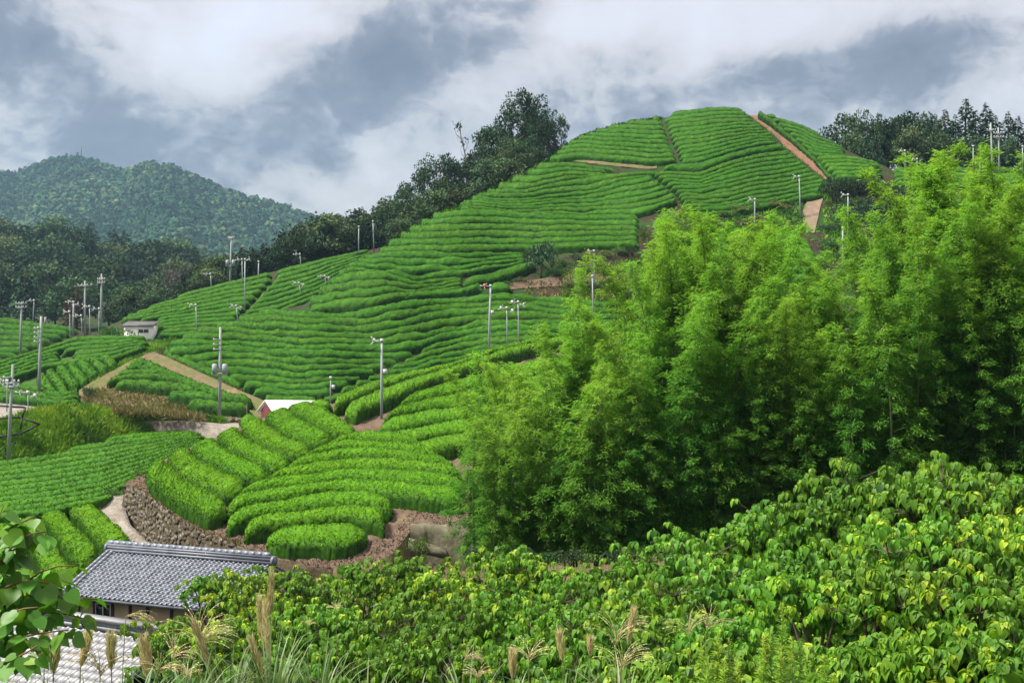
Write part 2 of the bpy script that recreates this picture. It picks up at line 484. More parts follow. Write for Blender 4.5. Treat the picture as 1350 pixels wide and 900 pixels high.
ORD = ['zeroth', 'first', 'second', 'third', 'fourth', 'fifth', 'sixth', 'seventh', 'eighth', 'ninth', 'tenth', 'eleventh', 'twelfth', 'thirteenth',
       'fourteenth', 'fifteenth', 'sixteenth', 'seventeenth', 'eighteenth', 'nineteenth', 'twentieth']
TENS = {2: 'twenty', 3: 'thirty', 4: 'forty', 5: 'fifty', 6: 'sixty'}
TENTH = {2: 'twentieth', 3: 'thirtieth', 4: 'fortieth', 5: 'fiftieth', 6: 'sixtieth'}


def ordinal(n):
    if n <= 20:
        return ORD[n]
    return TENTH[n // 10] if n % 10 == 0 else TENS[n // 10] + '-' + ORD[n % 10]


# ------------------------------------------------------------------ measured lines of the photograph, and the distance of each slope
def at(px, py, D):
    px, py, D = np.broadcast_arrays(np.asarray(px, float), np.asarray(py, float), np.asarray(D, float))
    return np.stack([(px - 675) / F * D, D, CZ + (450 - py) / F * D], -1)


def poly(*pts):
    a = np.array(pts, float)
    return lambda x: np.interp(x, a[:, 0], a[:, 1])


MS = poly((150, 490), (205, 468), (214, 464), (240, 449), (270, 437), (289, 433), (320, 423), (355, 413), (400, 402), (415, 392), (430, 378), (460, 355),
          (500, 332), (540, 305), (575, 285), (606, 272), (640, 256), (680, 236), (700, 226), (727, 210), (745, 194), (765, 182), (790, 173),
          (815, 166), (840, 161), (872, 156), (900, 151), (940, 147), (960, 146), (980, 148), (990, 153), (1000, 152), (1020, 154), (1050, 165),
          (1080, 180), (1110, 195), (1140, 209), (1165, 218), (1180, 226), (1250, 231), (1350, 235), (1600, 240))
HS = poly((100, 446), (120, 440), (165, 420), (200, 406), (240, 392), (280, 381), (330, 366), (380, 353), (430, 341), (480, 331), (520, 323), (560, 318))


def D_main(px, py):
    px = np.asarray(px, float)
    py = np.asarray(py, float)
    d = 116317.0 / (py + 490.5)
    d = d + 7.0 * np.exp(-np.clip(py - MS(px), 0, 400) / 8.0)
    d = d + 1.1 * np.sin(px / 47.0 + py / 60.0) + 0.8 * np.sin(px / 23.0 - py / 37.0)
    return d


def D_left(px, py):
    d = 87214.0 / (np.asarray(py, float) + 141.4)
    return d + 5.0 * np.exp(-np.clip(py - HS(px), 0, 400) / 7.0)


def D_mid(px, py):
    return 38640.0 / (np.asarray(py, float) - 167.0) + 0 * np.asarray(px, float)


def D_far(px, py):
    return 68612.0 / (np.asarray(py, float) - 16.4) + 0 * np.asarray(px, float)


def D_small(px, py):
    return 65728.0 / (np.asarray(py, float) + 82.0) + 0 * np.asarray(px, float)


def D_flat(px, py):
    return 21400.0 / (np.asarray(py, float) - 356.0) + 0 * np.asarray(px, float)


def D_flat2(px, py):
    return 1.03 * D_flat(px, py)


def D_terr(px, py):
    return 33850.0 / (np.asarray(py, float) - 151.4) + 0 * np.asarray(px, float)


def D_path(px, py):
    return 50775.0 / (np.asarray(py, float) + 69.3) + 0 * np.asarray(px, float)


def grid_mesh(name, G, mat, smooth=True):
    """G: (rows, cols, 3)"""
    r, c = G.shape[:2]
    i = np.arange(r - 1)[:, None] * c
    j = np.arange(c - 1)[None]
    q = np.stack([i + j, i + j + 1, i + c + j + 1, i + c + j], -1).reshape(-1, 4)
    q = q[:, ::-1]
    return make_mesh(name, G.reshape(-1, 3), q, smooth=smooth, mat=mat)


def patch(name, x0, x1, top, bot, Dfn, mat, nx=80, ny=40, back=True, front=6.0, rough=0.06):
    xs = np.linspace(x0, x1, nx)
    v = np.linspace(0, 1, ny) ** 1.3
    T, B = top(xs), np.maximum(bot(xs), top(xs) + 1)
    py = T[None] + (B - T)[None] * v[:, None]
    px = np.broadcast_to(xs[None], py.shape)
    G = at(px, py, Dfn(px, py))
    G[1:-1, :, 2] += RNG.normal(0, rough, G[1:-1].shape[:2])
    rows = []
    if back:
        far = G[0].copy()
        b1 = far + np.array((0, 14, -4.0))
        b2 = far + np.array((0, 45, -22.0))
        rows = [b2[None], b1[None]]
    fr = []
    if front:
        f1 = G[-1] + np.array((0, -0.8, -front))
        fr = [f1[None]]
    G = np.concatenate(rows + [G] + fr, 0)
    return structure(name, grid_mesh(name, G, mat))


def strip(name, left, right, Dfn, mat, n=60, m=6, lift=0.05, drop=0.0, kind='structure', rough=0.02):
    """a ribbon between two pixel polylines laid on a slope"""
    L, Rr = resample(left, n), resample(right, n)
    v = np.linspace(0, 1, m)[:, None, None]
    pp = L[None] * (1 - v) + Rr[None] * v
    G = at(pp[..., 0], pp[..., 1], Dfn(pp[..., 0], pp[..., 1]))
    G[..., 2] += lift + RNG.normal(0, rough, G.shape[:2])
    if drop:
        G = np.concatenate([(G[0] + np.array((0, 0, -drop)))[None], G, (G[-1] + np.array((0, 0, -drop)))[None]], 0)
    return link(name, grid_mesh(name, G, mat), kind=kind)


def resample(pts, n, smooth=0):
    p = np.array(pts, float)
    d = np.concatenate([[0], np.cumsum(np.linalg.norm(np.diff(p, axis=0), axis=1))])
    s = np.linspace(0, d[-1], n)
    q = np.stack([np.interp(s, d, p[:, k]) for k in range(p.shape[1])], -1)
    for _ in range(smooth):
        q[1:-1] = (q[:-2] + 2 * q[1:-1] + q[2:]) / 4
    return q


# ------------------------------------------------------------------ the ground
def base_z(x, D):
    z = np.interp(D, (-80, 0, 3, 12, 20, 30, 40, 50, 62, 90, 110, 140, 200, 260, 330, 420, 900, 5000),
                  (-1.75, -1.75, -2.0, -4.6, -6.6, -8.8, -11.2, -13.0, -13.6, -11.6, -10.0, -9.0, -7.0, -2, 6, 2, 0, 0))
    near = np.clip((70 - D) / 25, 0, 1)
    return z + near * np.clip(0.22 * x, 0, 4.0) * np.clip(D / 15, 0, 1)


ys = np.concatenate([np.linspace(-90, 0, 8), np.linspace(3, 70, 40), np.linspace(74, 260, 40), np.geomspace(280, 6000, 24)])
xs = np.concatenate([-np.geomspace(5000, 90, 14), np.linspace(-80, 80, 90), np.geomspace(90, 5000, 14)])
XX, YY = np.meshgrid(xs, ys)
ZZ = CZ + base_z(XX, YY)
nearm = (YY < 250) & (np.abs(XX) < 150)
ZZ = ZZ + np.where(nearm, RNG.normal(0, 0.12, ZZ.shape), 0)
structure('ground', grid_mesh('ground', np.stack([XX, YY, ZZ], -1), M['floor']))


def gz(x, y):
    return CZ + float(base_z(np.array(x), np.array(y)))


patch('tea_hillside', 195, 1560, MS, poly((195, 474), (215, 474), (315, 518), (338, 528), (360, 537), (440, 545), (700, 560), (1560, 640)), D_main, M['hillsoil'], 240, 90)
patch('left_hillside', 100, 560, HS, lambda x: np.where(x < 215, 456, MS(x) + 12), D_left, M['hillsoil'], 110, 24)
F_TOP = poly((-120, 505), (0, 480), (40, 465), (80, 452), (100, 445), (140, 443), (205, 447), (232, 452))
patch('middle_slope', -120, 232, F_TOP, poly((-120, 545), (0, 536), (75, 541), (110, 531), (140, 508), (175, 482), (205, 470), (232, 468)), D_mid, M['bank'], 70, 28)
G_TOP = poly((-120, 410), (0, 419), (40, 425), (95, 433), (114, 438))
patch('far_slope', -120, 114, G_TOP, poly((-120, 515), (0, 486), (60, 466), (114, 446)), D_far, M['hillsoil'], 50, 20)
patch('small_field_ground', 104, 352, poly((104, 514), (120, 504), (150, 488), (175, 474), (200, 465), (215, 468), (315, 514), (340, 524), (352, 530)),
      poly((104, 545), (160, 550), (240, 551), (300, 554), (352, 556)), D_small, M['drybank'], 70, 20, front=3)
patch('flat_field_ground', -120, 305, poly((-120, 616), (0, 604), (60, 599), (100, 590), (150, 578), (200, 572), (290, 563), (305, 562)),
      poly((-120, 705), (0, 705), (110, 668), (165, 662), (250, 640), (305, 620)), D_flat, M['bank'], 70, 26)
A_TOP = poly((160, 640), (168, 635), (189, 626), (216, 606), (250, 590), (281, 578), (312, 564), (343, 552), (375, 540), (404, 533), (440, 532), (484, 510),
             (529, 497), (573, 489), (618, 477), (640, 467), (700, 451), (760, 440), (900, 420))
A_BOT = poly((160, 640.5), (168, 641), (185, 648), (205, 663), (233, 687), (269, 704), (291, 713), (322, 724), (351, 733), (400, 745), (440, 748),
             (480, 742), (500, 738), (520, 728), (545, 694), (600, 692), (700, 700), (900, 720))
patch('terrace_ground', 162, 900, A_TOP, A_BOT, D_terr, M['soil'], 180, 44, front=0, rough=0.03)
# lower edge of the terrace: a short earth bank on its right
xs_ = np.linspace(440, 900, 80)
edge = at(xs_, A_BOT(xs_), D_terr(xs_, A_BOT(xs_)))
rows = []
for k, (dy, dz) in enumerate(((0, 0.0), (-0.35, -0.25), (-0.9, -0.9), (-1.4, -1.7), (-2.2, -2.6), (-3.2, -4.5))):
    g = edge + np.array((0, dy, dz))
    g[:, 2] += RNG.normal(0, 0.05 if k else 0, len(g))
    g[:, 1] += RNG.normal(0, 0.06 if k else 0, len(g))
    rows.append(g)
structure('terrace_bank', grid_mesh('terrace_bank', np.array(rows), M['drybank']))
# grassy bank between the flat field and the road above it
BANK_B = [(-120, 622), (0, 608), (67, 602), (89, 598), (133, 585), (162, 579), (200, 573), (289, 570), (300, 568)]
BANK_T = [(-120, 575), (0, 559), (22, 551), (45, 543), (89, 537), (116, 538), (155, 544), (200, 548), (262, 553), (300, 562)]
nb = 90
bb, bt = resample(BANK_B, nb), resample(BANK_T, nb)
xq = np.linspace(-120, 300, nb)
bbp = np.interp(xq, [p[0] for p in BANK_B], [p[1] for p in BANK_B])
btp = np.interp(xq, [p[0] for p in BANK_T], [p[1] for p in BANK_T])
DB = D_flat(xq, bbp)
DT = DB + 1.0 + 5.0 * np.clip((bbp - btp) / 50, 0, 1)
pb, pt = at(xq, bbp, DB), at(xq, btp, DT)
BANKG = []
for v in np.linspace(0, 1, 9):
    g = pb * (1 - v) + pt * v
    g[:, 2] += 0.5 * math.sin(math.pi * v) + RNG.normal(0, 0.08, nb)
    BANKG.append(g)
BANKG = np.array(BANKG)
backrow = [(BANKG[-1] + np.array((0, 2.0, -0.5))), (BANKG[-1] + np.array((0, 5.0, -3.0)))]
structure('grassy_bank', grid_mesh('grassy_bank', np.concatenate([BANKG, np.array(backrow)], 0), M['bank']))
# farm road above the bank
RT = poly((-120, 528), (0, 531), (60, 537), (110, 544), (160, 549), (240, 550), (300, 553), (340, 556))
xr = np.linspace(-120, 340, 90)
rt, rb = RT(xr), np.interp(xr, [p[0] for p in BANK_T], [p[1] for p in BANK_T]) + 4
rb = np.maximum(rb, rt + 6)
top_r = at(xr, rt, np.where(xr < 110, 104.5, 103.5))
bot_r = at(xr, rb, np.interp(xr, (-120, 0, 100, 200, 300, 340), (92, 93, 97, 99, 97, 94)))
G = np.array([top_r * (1 - v) + bot_r * v for v in np.linspace(0, 1, 8)])
G = np.concatenate([G, (G[-1] + np.array((0, -0.5, -2)))[None]], 0)
structure('farm_road', grid_mesh('farm_road', G[::-1], M['roadm']))

# red earth path up the hill, the pale track below it, the drain, the lane by the wall
strip('red_earth_path', [(989, 153), (1000, 163), (1020, 178), (1035, 195), (1060, 215), (1085, 235), (1097, 243)],
      [(999, 153), (1013, 161), (1042, 183), (1070, 208), (1086, 225), (1100, 236), (1112, 244)], D_main, M['redsoil'], 60, 6, 0.12, rough=.05)
strip('pale_track', [(1066, 264), (1059, 276), (1058, 290), (1063, 308)], [(1085, 263), (1081, 276), (1078, 290), (1074, 308)], D_main, M['trackm'], 40, 5, 0.12)
strip('bare_strip', [(752, 212), (767, 210.5), (807, 214), (855, 219), (866, 220)], [(752, 213), (775, 216), (820, 221), (855, 224), (866, 223)], D_main, M['drybank'], 40, 4, 0.12)
strip('bare_bank', [(655, 378), (690, 372), (730, 366), (780, 360), (840, 350)], [(655, 385), (700, 380), (750, 378), (800, 380), (850, 376)], D_main, M['soil'], 40, 6, 0.12)
strip('hill_path', [(190, 466), (206, 464), (214, 470), (260, 492), (315, 517), (336, 526)], [(190, 470), (200, 474), (216, 481), (260, 503), (310, 527), (334, 534)],
      lambda x, y: D_main(x, y) - 1.5, M['soil'], 40, 5, 0.05, drop=2.0)
strip('lane', [(140, 655), (126, 660), (118, 668), (129, 688), (146, 704), (182, 724), (230, 750), (300, 780)],
      [(170, 652), (168, 660), (166, 674), (172, 692), (190, 708), (212, 728), (250, 760), (320, 800)], D_path, M['roadm'], 60, 6, 0.02, drop=3.0)
strip('lower_field_ground', [(113, 662), (150, 690), (182, 722), (200, 745)], [(-120, 690), (-120, 740), (-120, 790), (-120, 830)], D_flat2, M['bank'], 30, 20, 0.0, drop=3.0)

# ------------------------------------------------------------------ tea hedges
HEDGES = []


def smooth1(n, rng, k):
    a = rng.normal(size=n + 2 * k)
    ker = np.hanning(2 * k + 1)
    ker /= ker.sum()
    a = np.convolve(a, ker, 'same')[k:k + n]
    return a / (a.std() + 1e-6)


def hedge(lower, upper, Dfn, h, label, group, res=0.34, M_=9, mat='tea', cards=(5, 0.20), shift=0.45, jit=0.028, name='tea_hedge', inset=0.085, amp=0.55, maxw=None,
          cat='tea hedge', tb=0.0):
    """one clipped hedge between two pixel lines lying on the slope Dfn"""
    rng = RNG
    n0 = 60
    L, U = resample(lower, n0), resample(upper, n0)
    dl, du = Dfn(L[:, 0], L[:, 1]), Dfn(U[:, 0], U[:, 1])
    L[:, 1] += shift * h * F / dl
    U[:, 1] += shift * h * F / du
    PL, PU = at(L[:, 0], L[:, 1], Dfn(L[:, 0], L[:, 1])), at(U[:, 0], U[:, 1], Dfn(U[:, 0], U[:, 1]))
    mid = (PL + PU) / 2
    s = np.concatenate([[0], np.cumsum(np.linalg.norm(np.diff(mid, axis=0), axis=1))])
    n = int(max(6, min(420, s[-1] / res)))
    ss = np.linspace(0, s[-1], n)
    it = lambda P: np.stack([np.interp(ss, s, P[:, k]) for k in range(3)], -1)
    PL, PU = it(PL), it(PU)
    wv = PU - PL
    wd = np.linalg.norm(wv, axis=1)
    # uneven edges
    kk = max(2, int(1.2 / res))
    if n > 8:
        wob = smooth1(n, rng, kk) * 0.045 * amp
        wob2 = smooth1(n, rng, kk) * 0.045 * amp
    else:
        wob = wob2 = np.zeros(n)
    PL, PU = PL + wv * (inset + wob)[:, None], PU - wv * (inset + wob2)[:, None]
    wv = PU - PL
    wd = np.linalg.norm(wv, axis=1)
    hh = np.minimum(h, 0.62 * wd + 0.12)
    if n > 8:
        hh = hh * (1 + 0.035 * amp * smooth1(n, rng, kk))
    r = np.clip(np.median(wd) * 0.55, 0.3, 1.2)
    e = np.clip(np.minimum(ss, s[-1] - ss) / r, 0, 1)
    e = np.sqrt(1 - (1 - e) ** 2)
    cw = 0.35 + 0.65 * e
    ch = 0.25 + 0.75 * e
    cen = (PL + PU) / 2
    PL = cen + (PL - cen) * cw[:, None]
    PU = cen + (PU - cen) * cw[:, None]
    wv = PU - PL
    hh = hh * ch
    th = np.linspace(np.pi, 0, M_)
    ca, sa = np.cos(th), np.sin(th)
    lat = 0.5 + 0.5 * np.sign(ca) * np.abs(ca) ** 0.5
    ver = np.abs(sa) ** 0.5
    up = np.array((0, 0, 1.0))
    V = PL[:, None] + wv[:, None] * lat[None, :, None] + up * (hh[:, None] * ver[None])[..., None]
    V[:, 0, 2] -= 0.15
    V[:, -1, 2] -= 0.15
    V[:, 1:-1] += rng.normal(0, jit, V[:, 1:-1].shape)
    idx = np.arange(n - 1)[:, None] * M_
    j = np.arange(M_ - 1)[None]
    q = np.stack([idx + j, idx + M_ + j, idx + M_ + j + 1, idx + j + 1], -1).reshape(-1, 4)
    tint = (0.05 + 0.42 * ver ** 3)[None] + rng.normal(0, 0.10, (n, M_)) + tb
    # closed ends
    caps = [np.array([[k, k + 1, M_ - 2 - k, M_ - 1 - k][::-1] for k in range((M_ - 1) // 2)])]
    capz = [c[:, ::-1] + (n - 1) * M_ for c in caps]
    Fs = np.vstack([q] + caps + capz)
    parts = [(V.reshape(-1, 3), Fs, np.clip(tint.ravel(), 0, 1))]
    dens, size = cards
    if dens:
        # every point of the skin carries leaves
        area = s[-1] * (np.mean(wd) + 1.2 * np.mean(hh))
        k = int(area * dens)
        fi = rng.uniform(0, n - 1.001, k)
        fj = 0.35 + (M_ - 1.7) * rng.beta(1.9, 1.9, k)
        i0, j0 = fi.astype(int), np.minimum(fj.astype(int), M_ - 2)
        a, b = (fi - i0)[:, None], (fj - j0)[:, None]
        p = (V[i0, j0] * (1 - a) * (1 - b) + V[i0 + 1, j0] * a * (1 - b) + V[i0, j0 + 1] * (1 - a) * b + V[i0 + 1, j0 + 1] * a * b)
        nrm = unit(np.cross(V[i0 + 1, j0] - V[i0, j0], V[i0, j0 + 1] - V[i0, j0]))
        nrm = np.where(nrm[:, 2:3] < -0.3, -nrm, nrm)
        outw = unit(p - cen[i0] - np.array((0, 0, 0.2)))
        nrm = np.where((nrm * outw).sum(-1, keepdims=True) < 0, -nrm, nrm)
        d = unit(nrm * 0.75 + rand_dirs(k, rng) * 0.75 + np.array((0, 0, 0.45)))
        sz = size * rng.uniform(0.6, 1.3, k)
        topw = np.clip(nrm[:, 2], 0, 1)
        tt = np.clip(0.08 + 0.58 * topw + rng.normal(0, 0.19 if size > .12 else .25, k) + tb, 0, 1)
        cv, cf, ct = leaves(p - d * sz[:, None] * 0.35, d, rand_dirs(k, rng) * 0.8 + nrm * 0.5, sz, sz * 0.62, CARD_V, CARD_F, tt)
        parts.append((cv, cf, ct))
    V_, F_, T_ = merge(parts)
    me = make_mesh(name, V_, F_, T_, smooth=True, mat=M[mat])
    o = link(name, me)
    tag(o, label, cat, group)
    HEDGES.append(o)
    return o


def block(guides, counts, Dfn, h, clip, desc, group, x0, x1, wig=0.5, minpx=8, **kw):
    """rows of hedges filling the space between guide lines (list of y(x) functions)"""
    xs = np.arange(x0, x1 + 1, 2.0)
    curves = []
    for gi, cnt in enumerate(counts):
        a, b = guides[gi](xs), guides[gi + 1](xs)
        for k in range(cnt):
            curves.append(a + (b - a) * k / cnt)
    curves.append(guides[-1](xs))
    curves = np.array(curves)
    # soften kinks, then let the rows wander together
    ker = np.hanning(17)
    ker /= ker.sum()
    pad = np.pad(curves, ((0, 0), (8, 8)), mode='edge')
    curves = np.array([np.convolve(c, ker, 'valid') for c in pad])
    nr = len(curves)
    base = [smooth1(len(xs), RNG, 14) for _ in range(4)]
    for i in range(1, nr - 1):
        t = i / (nr - 1) * 3
        k = min(int(t), 2)
        w = base[k] * (1 - (t - k)) + base[k + 1] * (t - k)
        sp = np.abs(curves[i + 1] - curves[i - 1]) / 2
        curves[i] = curves[i] + wig * sp * (0.20 * w + 0.10 * smooth1(len(xs), RNG, 9))
    num = 0
    for i in range(nr - 1):
        up, lo = curves[i], curves[i + 1]
        mid = (up + lo) / 2
        ok = clip(xs, mid) & (lo - up > 2.4)
        # contiguous runs
        runs, st = [], None
        for k, v in enumerate(list(ok) + [False]):
            if v and st is None:
                st = k
            elif not v and st is not None:
                if (k - st) * 2 >= minpx:
                    runs.append((st, k))
                st = None
        if not runs:
            continue
        num += 1
        for ri, (a, b) in enumerate(runs):
            e = ('' if len(runs) == 1 else ' %s length' % (('left', 'right') if len(runs) == 2 else ('left', 'middle', 'right', 'far right', 'last'))[min(ri, 4 if len(runs) > 2 else 1)])
            if b - a < 4:
                continue
            hedge(np.stack([xs[a:b], lo[a:b]], -1), np.stack([xs[a:b], up[a:b]], -1), Dfn, h,
                  desc.format(o=ordinal(num)) + (',' + e if e else ''), group, **kw)


def below(fn, m):
    return lambda x, y: y > fn(x) + m


def xof(*pts):
    a = np.array(sorted(pts, key=lambda p: p[1]), float)
    return lambda y: np.interp(y, a[:, 1], a[:, 0])


DRAIN = xof((871, 150), (876, 165), (884, 187), (896, 216))
PATHL = xof((985, 149), (988, 153), (1000, 164), (1020, 179), (1035, 195), (1060, 216), (1085, 236), (1094, 243), (1091, 258), (1088, 275))
HILLG = 'tea hedges on the big hill'
# rows left of the drain
block([poly((700, 150), (800, 154), (872, 153)), poly((700, 216), (727, 214), (767, 209), (807, 213), (855, 218), (893, 215))], [10], D_main, 0.75,
      lambda x, y: (y > MS(x) - 1.2) & (x < DRAIN(y) - 1.2), 'hilltop tea hedge left of the drain gap, {o} from the crest', HILLG, 720, 896, cards=(6, .16))
# rows right of the drain
block([poly((872, 151), (900, 148), (940, 143), (985, 145), (1040, 150)), poly((872, 217), (895, 217), (922, 216), (944, 209), (967, 202), (1000, 194), (1040, 189))], [12], D_main, 0.75,
      lambda x, y: (y > MS(x) - 1.2) & (x > DRAIN(y) + 1.6) & (x < PATHL(y) - 1.5), 'hilltop tea hedge between drain and red path, {o} from the crest', HILLG, 872, 1040,
      cards=(6, .16))
# the curving band under them
block([poly((866, 222), (895, 219), (922, 217.5), (944, 211), (967, 204), (1000, 196), (1040, 191)), poly((866, 229), (880, 226), (922, 229), (944, 220), (967, 212), (1000, 204), (1040, 199))], [1],
      D_main, 1.0, lambda x, y: (x > 872) & (x < PATHL(y) - 2), 'taller dark tea hedge curving up to the red path below the hilltop block', HILLG, 870, 1038, cards=(6, .16))
MERGE = xof((856, 230), (873, 243), (889, 255), (897, 268), (900, 290))
block([poly((840, 232), (880, 228), (922, 230), (944, 221), (967, 213), (1000, 205), (1040, 200), (1100, 190)),
       poly((840, 290), (878, 287), (950, 285), (994, 279), (1039, 270), (1057, 266), (1100, 257))], [12], D_main, 0.75,
      lambda x, y: (x > MERGE(y) + 1) & (x < PATHL(y) - 1.5), 'tea hedge left of the red path, {o} below the dark curving hedge', HILLG, 850, 1092, cards=(6, .16))
# merging rows in the middle of the hill
A_T = poly((690, 216), (715, 217), (752, 216), (775, 219), (820, 224), (855, 227), (890, 224))
A_L = poly((690, 252), (700, 251), (744, 241), (789, 234), (842, 229), (880, 226.5))
B_L = poly((660, 262), (690, 262), (720, 259), (778, 254), (789, 252), (815, 242), (853, 235), (880, 230))
M1 = poly((580, 283), (606, 279), (640, 279), (694, 283), (722, 284), (767, 287), (811, 285), (838, 286), (855, 282), (880, 273), (905, 264))
silclip = lambda x, y: (y > MS(x) - 1.2) & (x < 2000)
block([A_T, A_L], [4], D_main, 0.8, silclip, 'tea hedge on the upper left shoulder, {o} under the bare strip', HILLG, 646, 878, cards=(6, .16))
block([A_L, B_L], [2], D_main, 0.85, silclip, 'slanting tea hedge crossing the middle of the hill, {o} of two', HILLG, 626, 872, cards=(6, .16))
block([B_L, M1], [6], D_main, 0.8, lambda x, y: silclip(x, y) & (x < MERGE(y) - 2), 'tea hedge in the narrowing middle block, {o} from its top', HILLG, 606, 900, cards=(6, .16))
M2 = poly((490, 340), (505, 336), (560, 334), (600, 335), (650, 334), (700, 331), (740, 330), (800, 329), (845, 326))
block([M1, M2], [6], D_main, 0.85, lambda x, y: silclip(x, y) & (x < 843), 'long tea hedge above the lone round tree, {o} down', HILLG, 500, 843, res=.3, cards=(7, .155))
N_ = poly((440, 372), (460, 361), (505, 361), (543, 371), (583, 366), (663, 353), (695, 345))
M4 = poly((400, 416), (430, 413), (450, 409), (472, 408), (534, 395), (601, 380), (614, 376), (660, 366), (700, 360))
block([M2, N_], [4], D_main, 0.95, lambda x, y: silclip(x, y) & (x < 694), 'wavy tea hedge left of the lone round tree, {o} down', HILLG, 440, 694, res=.28, cards=(8, .15), wig=.6)
block([N_, M4], [4], D_main, 1.0, lambda x, y: silclip(x, y) & (x < 612 + 0 * y), 'wavy tea hedge below the lone round tree, {o} down', HILLG, 408, 612, res=.28, cards=(8, .15), wig=.6)
hedge([(611, 378), (640, 376), (670, 369), (695, 360), (706, 356)], [(609, 370), (640, 365), (665, 357), (690, 350), (706, 347)], D_main, 0.95,
      'fat slanting tea hedge ending at the foot of the lone round tree', HILLG, res=.28, cards=(8, .15))
hedge([(530, 398), (580, 392), (633, 384)], [(540, 393.5), (585, 385), (636, 376)], D_main, 0.9, 'short tea hedge slanting up to the red-headed fan post', HILLG, res=.28, cards=(8, .15))
hedge([(648, 384), (665, 387), (676, 385)], [(646, 374), (660, 375), (674, 378)], D_main, 0.9, 'stubby tea hedge just right of the red-headed fan post', HILLG, res=.28, cards=(8, .15))
M4b = poly((200, 420), (300, 412), (355, 412), (391, 414), (430, 416), (475, 412), (535, 400), (600, 393), (650, 390), (700, 392), (745, 394), (800, 399), (860, 402))
P_ = poly((200, 463), (216, 462), (280, 458), (333, 459), (411, 464), (470, 465), (524, 464), (547, 463), (582, 452), (631, 440), (680, 437), (745, 440), (860, 448))
NEARR = poly((300, 640), (430, 545), (440, 534), (453, 524), (484, 510), (529, 497), (573, 489), (618, 477), (640, 467), (700, 452), (760, 441), (860, 425))
DIAG = poly((200, 460), (222, 468), (318, 511), (338, 523), (360, 535), (400, 640), (900, 700))
STEP = poly((500, 494), (547, 463), (582, 452), (620, 440), (640, 436))
STEP_X = xof((500, 494), (524, 481), (547, 463), (582, 452), (610, 444), (640, 436))
block([M4b, P_], [6], D_main, 1.0, lambda x, y: silclip(x, y) & (y < NEARR(x) + 2), 'long tea hedge across the lower hill, {o} under the merge', HILLG, 216, 840, res=.26, cards=(11, .14))
BOT = poly((200, 536), (355, 532), (415, 533), (484, 524), (560, 513), (640, 503), (745, 493))
block([P_, BOT], [8], D_main, 1.0, lambda x, y: (y < DIAG(x) - 1) & (y > MS(x)) & (y < NEARR(x) + 3) & (np.abs(x - (590 - 2.05 * (y - 445))) > 2.2) & (y < 531), 'tea hedge at the foot of the big hill, {o} down',
      HILLG, 216, 740, res=.26, cards=(11, .14))
hedge([(213, 471), (240, 482), (280, 500), (316, 516)], [(220, 463), (245, 473), (285, 490), (321, 508)], D_main, 0.95, 'tea hedge slanting down along the earth path at the hill foot', HILLG, res=.26, cards=(11, .14))
# right of the red path
JB = poly((1000, 226), (1085, 237), (1100, 237.5), (1130, 236), (1150, 234), (1180, 231))
PATHR = xof((999, 149), (1013, 160), (1042, 182), (1071, 208), (1087, 225), (1100, 238))
JM = poly((1000, 190), (1056, 195), (1075, 208), (1120, 208), (1150, 215), (1180, 224))
block([poly((990, 144), (1030, 148), (1060, 158), (1110, 183), (1180, 218)), JM], [9], D_main, 0.55, lambda x, y: (y > MS(x) - 1.2) & (x > PATHR(y) + 3.5), 'fine dark tea hedge right of the red path, {o} down',
      'tea hedges right of the red path', 996, 1180, cards=(6, .16))
block([JM, JB], [6], D_main, 0.8, lambda x, y: (y > MS(x) - 1.2) & (x > PATHR(y) + 3), 'bright tea hedge right of the red path foot, {o} of the lower rows', 'tea hedges right of the red path', 1040, 1180,
      cards=(6, .16), tb=0.08)
hedge([(998, 154), (1013, 163), (1043, 186), (1072, 211), (1089, 230), (1099, 239)], [(1003, 150), (1019, 161), (1048, 183), (1077, 208), (1092, 226), (1104, 237)], D_main, 1.1,
      'tall dark edging tea hedge down the right side of the red path', 'tea hedges right of the red path', cards=(7, .155), tb=-0.12)
block([poly((1170, 222), (1360, 224)), poly((1170, 247), (1360, 251))], [4], D_main, 0.7, lambda x, y: y > MS(x) - 8, 'tea hedge behind the bamboo tops below the cedars, {o} down',
      'tea hedges behind the bamboo tops', 1178, 1350, cards=(6, .16))
block([poly((940, 310), (1000, 306), (1045, 308), (1085, 332)), poly((940, 385), (1000, 380), (1060, 372), (1100, 362))], [6], D_main, 0.8, lambda x, y: (x < 1058 + (y - 306) * 0.6),
      'bright tea hedge beside the pale track, {o} down', 'tea hedges beside the pale track', 944, 1094, cards=(8, .15), tb=0.15)
# left hillside
HT = poly((150, 412), (200, 402), (240, 389), (300, 374), (330, 367), (380, 354), (430, 342), (480, 332), (530, 322))
HBt = poly((150, 448), (200, 446), (265, 443), (355, 440), (420, 412), (470, 372), (510, 345), (530, 335))
LD = xof((361, 370), (354, 378), (323, 411), (310, 425), (300, 440))
for side, cl_ in (('left', lambda x, y: (x < LD(y) - 1.2)), ('right', lambda x, y: (x > LD(y) + 1.2))):
    block([HT, HBt], [12], D_left, 0.75, lambda x, y, c=cl_: c(x, y) & (y > HS(x) - 0.8) & (y < MS(x) + 3) & ((x > 204) | (y < 424)), 'tea hedge on the left hillside, {o} down, %s of the gap' % side,
          'tea hedges on the left hillside', 160, 520, cards=(7, .155), res=.32)
